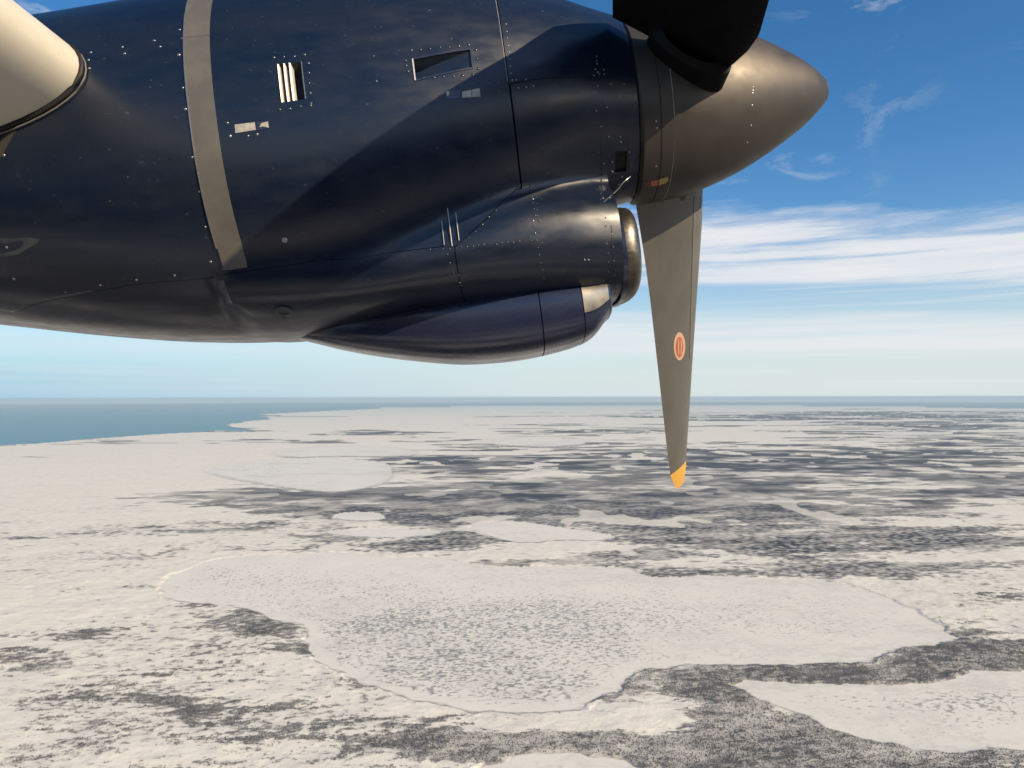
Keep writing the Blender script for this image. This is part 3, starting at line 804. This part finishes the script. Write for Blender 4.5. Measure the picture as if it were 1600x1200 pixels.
# bright rounded rear edge of the scoop
strip_on('scoop_edge', [(H_SCOOP[0] - .001, H_SCOOP[2] + (H_SCOOP[3] - H_SCOOP[2]) * k / 6) for k in range(7)], .005, .0035, M_CHROME, cow)
strip_on('louvre_frame', [(H_LOUV[1] + .001, H_LOUV[2] + (H_LOUV[3] - H_LOUV[2]) * k / 6) for k in range(7)], .0035, .002, M_RIVET, cow)
# slats: three curved vanes
ta = np.linspace(H_LOUV[2], H_LOUV[3], 7)
wL = (H_LOUV[1] - H_LOUV[0])
for k, fx in enumerate((.10, .34, .56)):
    xc = H_LOUV[0] + wL * fx; vs = []; fs = []
    for t in ta:
        for (dx_, o_) in ((-.0060, -.006), (-.0030, .0012), (.0012, -.001), (.0052, -.022), (.0030, -.024), (-.0030, -.010)):
            vs.append(cowl_point(np.array(xc + dx_), np.array(t), o_))
    for i in range(len(ta) - 1):
        for j in range(6):
            fs.append((i * 6 + j, i * 6 + (j + 1) % 6, (i + 1) * 6 + (j + 1) % 6, (i + 1) * 6 + j))
    fs.append(tuple(range(6))); fs.append(tuple(reversed(range(len(vs) - 6, len(vs)))))
    mesh_obj('louvre_slat', vs, fs, M_CHROME, cow, sharp=40)

# --- strap band
xa = hit_xt(294, 150)[0]; xb = hit_xt(334, 150)[0]; tA = hit_xt(358, 422)[1]
xs2 = np.linspace(xa, xb, 6)
tbreak = hit_xt(310, 59)[1]
o = patch('strap_band', xs2, lambda x: -1.2, lambda x: tbreak - .001, cow, M_STRAP, nt_=40, off=.004, rim=.006); o['label'] = 'upper length of the grey strap band'
o = patch('strap_band', xs2, lambda x: tbreak + .001, lambda x: tA, cow, M_STRAP, nt_=40, off=.0045, rim=.006); o['label'] = 'long grey strap band down the nacelle side'
strip_on('strap_edge', [(xa - .002, t) for t in np.linspace(-.8, tA - .12, 40)], .004, .006, M_RIVET, cow)

# --- small plates, doors, fasteners
def plate(name, pxs, mat, h=.0015, parent=None):
    """flat piece lying on the skin, outline in picture pixels"""
    top = []; bot = []
    for (a, b_) in pxs:
        r_ = hit(a, b_)
        if r_ is None: return None
        p, n = r_; top.append(p + n * h); bot.append(p - n * .001)
    k = len(top); fs = [tuple(range(k))] + [(i, (i + 1) % k, k + (i + 1) % k, k + i) for i in range(k)]
    return mesh_obj(name, top + bot, fs, mat, parent or cow, smooth=False)
plate('latch_plate', [(367, 195), (398, 191), (400, 203), (368, 208)], M_CHIP)
plate('latch_plate', [(401, 191), (420, 189), (421, 200), (402, 204)], M_NAVY2)
plate('latch_chip', [(408, 193), (419, 190), (420, 200), (412, 198), (406, 199)], M_CHIP, .0022)
plate('latch_plate', [(696, 143), (718, 141), (719, 154), (697, 155)], M_NAVY2)
plate('latch_plate', [(722, 143), (736, 141), (737, 152), (722, 153)], M_CHIP)
plate('latch_plate', [(737, 140.5), (749, 138), (751, 151), (738, 152)], M_CHIP)
plate('latch_chip', [(697, 144), (702, 143), (702, 149), (698, 150)], M_CHIP, .0024)
plate('reflection_patch', [(-6, 372), (20, 373), (45, 371), (62, 374), (58, 380), (42, 389), (30, 397), (8, 401), (-6, 400)], M_PATCH, .001)  # grey patch laid on the skin in place of a light reflection
# round drain cap with smeared sealant
def disc_on(name, px, py, r, h, mat, seg=14, parent=None, ring=0.0):
    p, n = hit(px, py); t = n.orthogonal().normalized(); s_ = n.cross(t)
    vs = []; rr_ = [(r, -.001), (r, h * .6), (r * .8, h)] + ([(r * .6, h), (r * .5, h * .3)] if ring else [])
    for (q, hh) in rr_:
        for k in range(seg): a = 2 * math.pi * k / seg; vs.append(p + (t * math.cos(a) + s_ * math.sin(a)) * q + n * hh)
    fs = [(i * seg + k, i * seg + (k + 1) % seg, (i + 1) * seg + (k + 1) % seg, (i + 1) * seg + k) for i in range(len(rr_) - 1) for k in range(seg)]
    fs.append(tuple((len(rr_) - 1) * seg + k for k in range(seg)))
    return mesh_obj(name, vs, fs, mat, parent or cow, sharp=40)
disc_on('drain_cap', 443, 486, .032, .006, M_PATCH, 20, ring=1)
plate('sealant_smear', [(426, 488), (437, 493), (447, 497), (441, 501), (432, 501), (434, 497)], M_PATCH)
disc_on('access_cap', 445, 375, .009, .004, M_RIVET, 10)
# three small fins where the long seam meets the diagonal one
for (x0, y0, x1, y1) in ((690, 345, 694, 383), (699, 325, 706, 384), (712, 332, 717, 376)):
    a, n = hit(x0, y0); b_, n2 = hit(x1, y1); t = (b_ - a).normalized(); s_ = t.cross(n).normalized() * .0012
    vs = [a - s_ - n * .001, a + s_ - n * .001, b_ + s_ - n * .001, b_ - s_ - n * .001, a - s_ * .6 + n * .003, a + s_ * .6 + n * .003, b_ + s_ * .6 + n * .006, b_ - s_ * .6 + n * .006]
    mesh_obj('drain_fin', vs, [(4, 5, 6, 7), (0, 1, 5, 4), (1, 2, 6, 5), (2, 3, 7, 6), (3, 0, 4, 7)], M_CHROME, cow, smooth=False)
# hinge fairing lines
def seam(pxs, w=.0028, mat=None, h=.0008, n=10, name='seam_strip'):
    q = []
    for (a, b_), (c_, d) in zip(pxs[:-1], pxs[1:]):
        for k in range(n): q.append(hit_xt(a + (c_ - a) * k / n, b_ + (d - b_) * k / n))
    q.append(hit_xt(*pxs[-1]))
    return strip_on(name, q, w, h, mat or M_DARK, cow)
seam([(939, 225), (941, 312)]); seam([(955, 352), (962, 470)], .004)
strip_on('seam_edge', [(XS - .0035, t) for t in np.linspace(-.6, up_t(XS) - .01, 30)], .0014, .0008, M_CHIP, cow)
seam([(983, 281), (943, 316)], .003, M_RIVET, .001)
seam([(981, 222), (984, 275)], .003)

# --- rivets: one joined mesh per run, far too many and too small to pick apart
def dome(vs, fs, p, n, r, h, seg=7):
    t = n.orthogonal().normalized(); s_ = n.cross(t); b0 = len(vs)
    for q, hh in ((1, -.0003), (.82, h * .65)):
        for k in range(seg): a = 2 * math.pi * k / seg; vs.append(p + (t * math.cos(a) + s_ * math.sin(a)) * r * q + n * hh)
    vs.append(p + n * h)
    for k in range(seg):
        fs.append((b0 + k, b0 + (k + 1) % seg, b0 + seg + (k + 1) % seg, b0 + seg + k)); fs.append((b0 + seg + k, b0 + seg + (k + 1) % seg, b0 + 2 * seg))
def rivets(pts, r, mat, h=None, jit=.8, name='rivets', trees=None, parent=None):
    vs, fs = [], []
    for (a, b_) in pts:
        r_ = hit(a + random.uniform(-jit, jit), b_ + random.uniform(-jit, jit), trees)
        if r_ is None: continue
        dome(vs, fs, r_[0], r_[1], r * random.uniform(.8, 1.15), h or r * .35)
    o = mesh_obj(name, vs, fs, mat, parent or cow, smooth=True); o['kind'] = 'stuff'; return o
def run(a, b_, n): return [(a[0] + (b_[0] - a[0]) * k / (n - 1), a[1] + (b_[1] - a[1]) * k / (n - 1)) for k in range(n)]
big = run((643, 79), (732, 70), 7) + run((634, 94), (637, 112), 3) + run((648, 123), (738, 117), 7) + [(744, 78), (746, 92), (747, 107)]
big += run((427, 90), (475, 86), 4) + run((481, 98), (486, 162), 5) + run((436, 172), (485, 164), 4)
big += [(584, 88), (588, 127), (765, 129), (779, 129), (780, 142), (687, 152), (732, 137), (748, 132)]
rivets(big, .0056, M_RIVN, .0022)
spark = [(191, 74), (195, 84), (242, 64), (251, 73), (280, 46), (285, 60), (280, 85), (286, 137), (301, 246), (311, 300), (320, 355), (329, 410), (28, 158), (62, 158), (28, 196), (6, 243), (112, 130), (129, 98), (142, 82), (139, 94), (139, 106),
         (21, 435), (157, 446), (214, 438), (272, 430), (102, 456), (10, 386), (355, 192), (359, 213), (401, 210), (387, 212), (290, 171)]
rivets(spark, .0046, M_RIVET, .002)
fine = run((790, 38), (800, 125), 9) + [(807, 124), (821, 124), (810, 138), (823, 137), (834, 134)] + run((932, 88), (933, 100), 3) + [(930, 108), (943, 108), (944, 116), (928, 118), (934, 112), (936, 115)]
fine += [(934, 134), (955, 132), (976, 132), (948, 167), (940, 197), (952, 213), (970, 213), (932, 172)]
rivets(fine, .0032, M_RIVET, .0015)
chin_rows = run((828, 290), (837, 345), 7) + run((836, 290), (841, 345), 7) + run((834, 353), (850, 434), 8) + run((842, 345), (846, 380), 3)
chin_rows += run((720, 386), (830, 376), 13) + run((662, 391), (712, 388), 6) + run((698, 398), (712, 440), 4) + run((716, 430), (722, 462), 3)
chin_rows += run((733, 372), (805, 296), 8) + run((850, 436), (852, 455), 2)
chin_rows += run((946, 340), (953, 452), 9) + run((956, 365), (962, 452), 5) + run((936, 228), (938, 312), 9)
rivets(chin_rows, .0038, M_RIVN, .0016)
rivets([(944, 255), (944, 283), (942, 310), (832, 310), (833, 344), (956, 365), (970, 222), (983, 238), (956, 254), (957, 269), (971, 277), (981, 283), (967, 289), (952, 309), (718, 441), (914, 407), (920, 407), (884, 466), (786, 474)], .004, M_RIVET, .0018)

# --- fillet strip between wing nose and nacelle, and the grey root fairing
plate('root_fairing', [(-40, 168), (0, 166), (41, 161), (36, 178), (25, 205), (8, 235), (-8, 262), (-40, 280)], M_FAIR, .0018)

# ------------------------------------------------------------------ spinner
spinner = None
spx = [(0, .325), (.012, .336), (.06, .337), (.115, .336), (.1155, .333), (.119, .333), (.1195, .336), (.20, .331), (.30, .312), (.42, .277), (.54, .231), (.64, .182), (.72, .134), (.78, .088), (.815, .05), (.83, .022), (.834, .0005)]
sx_, sr_ = np.array([a for a, _ in spx]), np.array([b_ for _, b_ in spx])
SH = .016
xs_f = sorted(set(list(sx_) + list(np.linspace(.2, .834, 40))))
K = 96; th = np.linspace(0, 2 * np.pi, K + 1)
def spin_r(x):
    return float(np.interp(x, sx_, sr_)) if x < .2 else float(smooth_interp(x, sx_[7:], sr_[7:]))
tipr_old = lambda x: max(.0005, .336 * math.sqrt(max(0, 1 - ((max(x, .115) - .115) / .722) ** 2.05)) ** 1.12) if x > .2 else spin_r(x)
SPX = np.array([.12, .18, .24, .305, .383, .463, .545, .62, .685, .735, .77, .79, .799])
SPR = np.array([.335, .331, .321, .305, .281, .250, .211, .170, .131, .094, .062, .034, .0])
TIPX = .799
def tipr(x):
    return spin_r(x) if x <= .12 else max(.0005, float(smooth_interp(min(x, .785), SPX, SPR)) * (1 if x < .785 else math.sqrt(max(0, 1 - ((x - .785) / .014) ** 2))))
xs_f = [x for x in sx_ if x < .12] + list(np.linspace(.12, .78, 44)) + [.785, .789, .793, .796, .798, .799]
P = np.stack([np.stack([np.full(K + 1, x), tipr(x) * np.sin(th), tipr(x) * np.cos(th)], -1) for x in xs_f])
spinner = loft_mesh('spinner', P, M_SPIN, plane, cap0=True, cap1=True, sharp=30)
spinner['label'] = 'grey pointed propeller spinner'
SB = [BVHTree.FromPolygons([v.co for v in spinner.data.vertices], [tuple(p.vertices) for p in spinner.data.polygons])]
def ring_at(name, x, w, h, mat, rad=None, off=0):
    r0 = rad or tipr(x)
    q = np.stack([np.stack([np.full(K + 1, x + u), (r0 + k) * np.sin(th), (r0 + k) * np.cos(th)], -1) for u, k in ((-w / 2, -.002), (-w / 2, h), (w / 2, h), (w / 2, -.002))])
    return loft_mesh(name, q, mat, spinner, sharp=30)
ring_at('spinner_seam', .073, .0035, .0010, M_DARK)
ring_at('spinner_band_edge', .118, .0022, .0012, M_CHIP)
rivets([(1177, 136), (1177, 146), (1176, 165), (1173, 197), (1168, 223), (1176, 141)], .0045, M_RIVET, .0012, trees=SB, parent=spinner, name='spinner_screws')
rivets([(1026, 190), (1026, 200), (1026, 260), (1085, 60), (993, 246), (993, 256), (985, 98)], .004, M_RIVET, .0012, trees=SB, parent=spinner, name='spinner_screws')
def splate(name, pxs, mat, h=.001):
    top = []; bot = []
    for a, b_ in pxs:
        r_ = hit(a, b_, SB)
        if r_ is None: return
        p, n = r_; top.append(p + n * h); bot.append(p - n * .001)
    k = len(top)
    return mesh_obj(name, top + bot, [tuple(range(k))] + [(i, (i + 1) % k, k + (i + 1) % k, k + i) for i in range(k)], mat, spinner, smooth=False)
splate('colour_mark', [(1007, 285), (1017, 283), (1018, 291), (1009, 293)], M_DRED)
splate('colour_mark', [(1017, 283), (1028, 281), (1030, 289), (1018, 291)], M_RED)
splate('colour_mark', [(1028, 281), (1044, 276), (1044, 283), (1038, 287), (1030, 289)], M_OLV)
# dark gap ring between cowling and spinner
Q = np.stack([np.stack([np.full(K + 1, x), r_ * np.sin(th), r_ * np.cos(th)], -1) for x, r_ in ((-.05, .29), (-.02, .300), (.005, .300))])
loft_mesh('spinner_gap_ring', Q, M_INNER, spinner)

# ------------------------------------------------------------------ propeller blades
def airfoil(tt, K=16):
    up_, lo_ = [], []
    for k in range(K + 1):
        u = .5 - .5 * math.cos(math.pi * k / K)
        yt = 5 * tt * (.2969 * math.sqrt(u) - .126 * u - .3516 * u * u + .2843 * u ** 3 - .1015 * u ** 4)
        cam_ = .03 * 4 * u * (1 - u)
        up_.append((u, cam_ + yt)); lo_.append((u, cam_ - yt))
    return up_[::-1] + lo_[1:-1]
def blade(phi, secs, x_axis, name='propeller_blade', mat=M_BLADE, thick=1.0):
    """phi: angle of the blade measured from straight down towards the far side.
    secs: (radius, chord, lead, pitch angle from the axis, thickness ratio); lead is where the blade axis cuts the chord, from the nose"""
    rdir = Vector((0, math.sin(phi), -math.cos(phi))); vdir = Vector((1, 0, 0)).cross(rdir)
    vs = []; fs = []; rows_ = []
    for (r_, ch, lead, beta, tt) in secs:
        cd = Vector((1, 0, 0)) * math.cos(beta) + vdir * math.sin(beta); nd = rdir.cross(cd).normalized()
        row = []
        for (u, t) in airfoil(tt):
            p = Vector((x_axis, 0, 0)) + rdir * r_ + cd * ((lead - u) * ch) + nd * (t * ch * thick)
            row.append(len(vs)); vs.append(p)
        rows_.append(row)
    m = len(rows_[0])
    for i in range(len(rows_) - 1):
        for j in range(m): fs.append((rows_[i][j], rows_[i][(j + 1) % m], rows_[i + 1][(j + 1) % m], rows_[i + 1][j]))
    fs.append(tuple(rows_[0])); fs.append(tuple(reversed(rows_[-1])))
    return vs, fs, rdir, vdir

def interp_secs(keys, rs):
    ks = np.array(keys); return [tuple([r_] + [float(np.interp(r_, ks[:, 0], ks[:, c])) for c in range(1, ks.shape[1])]) for r_ in rs]

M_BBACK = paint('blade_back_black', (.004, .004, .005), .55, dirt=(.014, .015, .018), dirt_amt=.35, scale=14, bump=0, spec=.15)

def project(p):
    q = CAM_M.inverted() @ (PM @ Vector(p)); return 800 + FPX * q.x / -q.z, 600 - FPX * q.y / -q.z
def solve_secs(phi, x_axis, rs, beta_f, thick_f, left, right, pivot_px=None):
    """chord ends found where the blade's own chord line meets the outline seen in the photograph"""
    rdir = Vector((0, math.sin(phi), -math.cos(phi))); vdir = Vector((1, 0, 0)).cross(rdir)
    ly = [p[1] for p in left]; lx = [p[0] for p in left]; ry = [p[1] for p in right]; rx = [p[0] for p in right]
    out = []
    for r_ in rs:
        be = beta_f(r_); cd = Vector((1, 0, 0)) * math.cos(be) + vdir * math.sin(be); A = Vector((x_axis, 0, 0)) + rdir * r_
        def find(ys, xs_, lo_, hi_):
            for _ in range(40):
                m = (lo_ + hi_) / 2; px, py = project(A + cd * m); e = float(np.interp(py, ys, xs_))
                if px < e: lo_ = m
                else: hi_ = m
            return (lo_ + hi_) / 2
        s1 = find(ry, rx, -.6, .8); s0 = find(ly, lx, -.8, .6)
        ch = max(s1 - s0, .004); out.append((r_, ch, s1 / ch, be, thick_f(r_)))
    return out

def build_blade(phi, x_axis, secs, label=None):
    vs, fs, rdir, vdir = blade(phi, secs, x_axis)
    o = mesh_obj('propeller_blade', vs, fs, M_BLADE, plane, sharp=50)
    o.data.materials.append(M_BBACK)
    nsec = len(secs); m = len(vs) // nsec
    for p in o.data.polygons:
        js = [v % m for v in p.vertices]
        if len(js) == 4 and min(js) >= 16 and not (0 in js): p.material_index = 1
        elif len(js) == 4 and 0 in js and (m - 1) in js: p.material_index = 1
    if label: o['label'] = label
    return o

# lower blade, pointing down and away
PHI = R(32); XA = .205
betaL = lambda r_: R(np.interp(r_, [.33, .6, 1.2, 1.98], [24, 30, 38, 46]))
thickL = lambda r_: float(np.interp(r_, [.33, .6, 1.2, 1.98], [.16, .11, .07, .05]))
LEFT = [(990, 300), (993, 318), (1000, 360), (1008, 410), (1016, 470), (1024, 540), (1033, 620), (1042, 700), (1047, 742), (1059, 771), (1062, 790)]
RIGHT = [(1098, 280), (1097.5, 290), (1096, 350), (1090, 440), (1086, 500), (1082, 560), (1077, 640), (1073, 700), (1071, 735), (1067, 768), (1060, 775), (1058, 790)]
def r_for_y(y):
    lo_, hi_ = .3, 2.4
    for _ in range(40):
        m = (lo_ + hi_) / 2
        if project(Vector((XA, m * math.sin(PHI), -m * math.cos(PHI))))[1] < y: lo_ = m
        else: hi_ = m
    return lo_
r0b, rtb, r1b = r_for_y(303), r_for_y(737), r_for_y(769)
rs = list(np.linspace(r0b, rtb, 26))
secsL = solve_secs(PHI, XA, rs, betaL, thickL, LEFT, RIGHT)
low_blade = build_blade(PHI, XA, secsL, 'sunlit grey propeller blade hanging down with a yellow tip')
rs = list(np.linspace(rtb + .0015, r1b, 10))
vs, fs, rdirL, vdirL = blade(PHI, solve_secs(PHI, XA, rs, betaL, thickL, LEFT, RIGHT), XA)
mesh_obj('yellow_tip', vs, fs, M_YEL, low_blade, sharp=50)
# blade shank, also used for the black cuff that stands in for shade
def shank(phi, x_axis, r1, rad, parent, mat=M_SPIN, wide=1.0, beta=0.0, r0=.24):
    rdir = Vector((0, math.sin(phi), -math.cos(phi))); a = (Vector((1, 0, 0)) * math.cos(beta) + Vector((1, 0, 0)).cross(rdir) * math.sin(beta)).normalized() * wide; b_ = rdir.cross(a).normalized(); vs = []; fs = []
    for r_, k in ((r0, 1), (r1, 1), (r1 + .02, .7)):
        for j in range(24):
            t = 2 * math.pi * j / 24; vs.append(Vector((x_axis, 0, 0)) + rdir * r_ + (a * math.cos(t) + b_ * math.sin(t)) * rad * k)
    for i in range(2):
        for j in range(24): fs.append((i * 24 + j, i * 24 + (j + 1) % 24, (i + 1) * 24 + (j + 1) % 24, (i + 1) * 24 + j))
    return mesh_obj('blade_root', vs, fs, mat, parent, sharp=40)
shank(PHI, XA + .02, r0b + .01, .035, low_blade)
# leading edge boot: slim proud strip along the nose of the blade
bvs = BVHTree.FromPolygons([v.co for v in low_blade.data.vertices], [tuple(p.vertices) for p in low_blade.data.polygons])
def bpatch(name, pxs, mat, h, parent):
    top = []; bot = []
    for a, b_ in pxs:
        r_ = hit(a, b_, [bvs])
        if r_ is None: continue
        p, n = r_; top.append(p + n * h); bot.append(p - n * .0008)
    k = len(top)
    return mesh_obj(name, top + bot, [tuple(range(k))] + [(i, (i + 1) % k, k + (i + 1) % k, k + i) for i in range(k)], mat, parent, smooth=False)
def bstrip(name, left, right, mat, h, parent):
    A = [hit(*p, [bvs]) for p in left]; B = [hit(*p, [bvs]) for p in right]; vs = []; fs = []
    for a, b_ in zip(A, B):
        if a is None or b_ is None: continue
        vs += [a[0] - a[1] * .001, a[0] + a[1] * h, b_[0] + b_[1] * h, b_[0] - b_[1] * .001]
    for i in range(len(vs) // 4 - 1):
        for k in range(3): fs.append((i * 4 + k, i * 4 + k + 1, i * 4 + k + 5, i * 4 + k + 4))
    return mesh_obj(name, vs, fs, mat, parent, sharp=30)
ys = np.linspace(296, 560, 24)
rx_ = lambda y: float(np.interp(y, [p[1] for p in RIGHT], [p[0] for p in RIGHT])) - 1.6
bstrip('leading_edge_boot', [(np.interp(y, [296, 560], [1084.5, 1077]), y) for y in ys], [(rx_(y), y) for y in ys], M_BOOT, .0016, low_blade)
def ell(cx, cy, a, b_, n=20): return [(cx + a * math.cos(2 * math.pi * k / n), cy + b_ * math.sin(2 * math.pi * k / n)) for k in range(n)]
e_ = bpatch('maker_emblem', ell(1061.5, 541, 9, 22), M_PINK, .0010, low_blade)
if e_: e_['label'] = 'oval pale decal with a red centre'
bpatch('emblem_centre', ell(1061.5, 542, 5.6, 16), M_RED, .0018, low_blade)
bpatch('emblem_bar', [(1058.6, 530), (1060, 529), (1060.5, 553), (1059, 554)], M_PINK, .0024, low_blade)
bpatch('emblem_bar', [(1063, 531), (1064.4, 532), (1064, 553), (1062.8, 554)], M_PINK, .0024, low_blade)

# upper blade, pointing up and towards the cabin
PHU = R(180 + 81); XU = .19
betaU = lambda r_: R(np.interp(r_, [.33, .6, 1.2, 1.98], [38, 37, 40, 46]))
LU = [(957, -4000), (957, 33), (975, 45), (1010, 60), (1000, 120), (990, 200)]; RU = [(1330, -4000), (1320, -300), (1264, -140), (1232, -60), (1207, 0), (1196, 30), (1184, 58), (1168, 80), (1146, 100), (1118, 118), (1085, 132), (1055, 142), (1045, 240)]
def top_secs():
    near = solve_secs(PHU, XU, list(np.linspace(.345, .60, 22)), betaU, thickL, LU, RU)
    ch, ld = near[-1][1], near[-1][2]; out = near
    for r_, k in ((.8, .96), (1.0, .88), (1.25, .76), (1.5, .62), (1.75, .48), (1.9, .36), (1.98, .16)):
        out.append((r_, ch * k * .9, ld, betaU(r_), thickL(r_) * .7))
    return [(a, b_, c_, d, min(e, .09)) for a, b_, c_, d, e in out]
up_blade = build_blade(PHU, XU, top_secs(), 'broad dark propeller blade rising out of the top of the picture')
shank(PHU, XU - .01, .40, .062, up_blade, M_BBACK, 2.5, R(42), .20)  # oval black cuff added in place of the blade's shadow on the spinner

# ------------------------------------------------------------------ wing
def wing():
    nx, nz = -1.735, .15
    K = 40; prof = []
    for k in range(K + 1):
        u = (1 - math.cos(math.pi * k / K)) / 2
        yt = 5 * .185 * (.2969 * math.sqrt(u) - .126 * u - .3516 * u * u + .2843 * u ** 3 - .1015 * u ** 4); prof.append((u, yt))
    up_ = [(u, y) for u, y in prof][::-1]; lo_ = [(u, -y * .95) for u, y in prof][1:]
    ring = up_ + lo_
    vs = []; fs = []; st = [(-5.6, 1), (-4.2, 1), (-2.5, 1), (-1, 1), (0, 1), (2, .97), (5, .85), (9, .66)]
    for (y, k) in st:
        for (u, z) in ring: vs.append((nx - u * 2.45 * k, y, nz + z * 2.45 * k + max(0, y) * .03 + u * .03))
    m = len(ring)
    for i in range(len(st) - 1):
        for j in range(m): fs.append((i * m + j, i * m + (j + 1) % m, (i + 1) * m + (j + 1) % m, (i + 1) * m + j))
    fs.append(tuple(range(m))); fs.append(tuple(reversed(range((len(st) - 1) * m, len(st) * m))))
    return mesh_obj('wing', vs, fs, M_WING, plane, sharp=60)
w = wing(); w['label'] = 'cream painted rounded wing leading edge'
# dark sealant bead round the wing where it enters the nacelle
WB = [BVHTree.FromPolygons([v.co for v in w.data.vertices], [tuple(p.vertices) for p in w.data.polygons])]
def bead(name, pts, rad, mat, parent):
    vs = []; fs = []
    P_ = [Vector(p) for p in pts]
    for i, p in enumerate(P_):
        t = (P_[min(i + 1, len(P_) - 1)] - P_[max(i - 1, 0)]).normalized(); a = t.orthogonal().normalized(); b_ = t.cross(a)
        for j in range(8): q = 2 * math.pi * j / 8; vs.append(p + (a * math.cos(q) + b_ * math.sin(q)) * rad)
    for i in range(len(P_) - 1):
        for j in range(8): fs.append((i * 8 + j, i * 8 + (j + 1) % 8, (i + 1) * 8 + (j + 1) % 8, (i + 1) * 8 + j))
    return mesh_obj(name, vs, fs, mat, parent)
# where wing skin meets cowling: scan the wing ring outwards
def meet():
    me = w.data; m = 81; out = []
    ringv = [me.vertices[4 * m + j].co.copy() for j in range(m)]
    for c0 in ringv:
        best = None
        for y in np.linspace(-.8, -.3, 1401):
            if float(body_f(np.array(c0.x), np.array(y), np.array(c0.z))) < 0: best = y; break
        if best is not None: out.append(Vector((c0.x, best, c0.z)))
    return out
mt = meet()

if len(mt) > 5:
    bead('root_sealant', [p + Vector((.004, -.004, -.004)) for p in mt], .009, M_DARK, w)
    bead('root_fillet_edge', [p + Vector((.018, -.008, -.016)) for p in mt], .0028, M_BOOT, w)

# ------------------------------------------------------------------ fuselage behind the camera
K = 64; th = np.linspace(0, 2 * np.pi, K + 1); Q = []
for x, r_, dz_ in ((-12, .12, .75), (-10.5, .45, .5), (-8.5, .9, .25), (-6.5, 1.25, .06), (-5, 1.35, 0), (0, 1.35, 0), (3, 1.35, 0), (4.2, 1.28, -.03), (5.2, 1.08, -.14), (6.0, .75, -.3), (6.5, .42, -.42), (6.75, .1, -.48)):
    Q.append(np.stack([np.full(K + 1, x), -4.62 + r_ * np.sin(th), -1.36 + dz_ + r_ * np.cos(th)], -1))
Q = np.stack(Q); _x = Q[:, 0, 0]; _n = np.linspace(_x[0], _x[-1], 90)
Q = np.stack([np.stack([smooth_interp(_n, _x, Q[:, j, c]) for c in range(3)], -1) for j in range(K + 1)], 1)
fz = loft_mesh('fuselage', Q, M_FUS, plane, True, True); fz['label'] = 'dark navy cabin hull the picture is taken from'
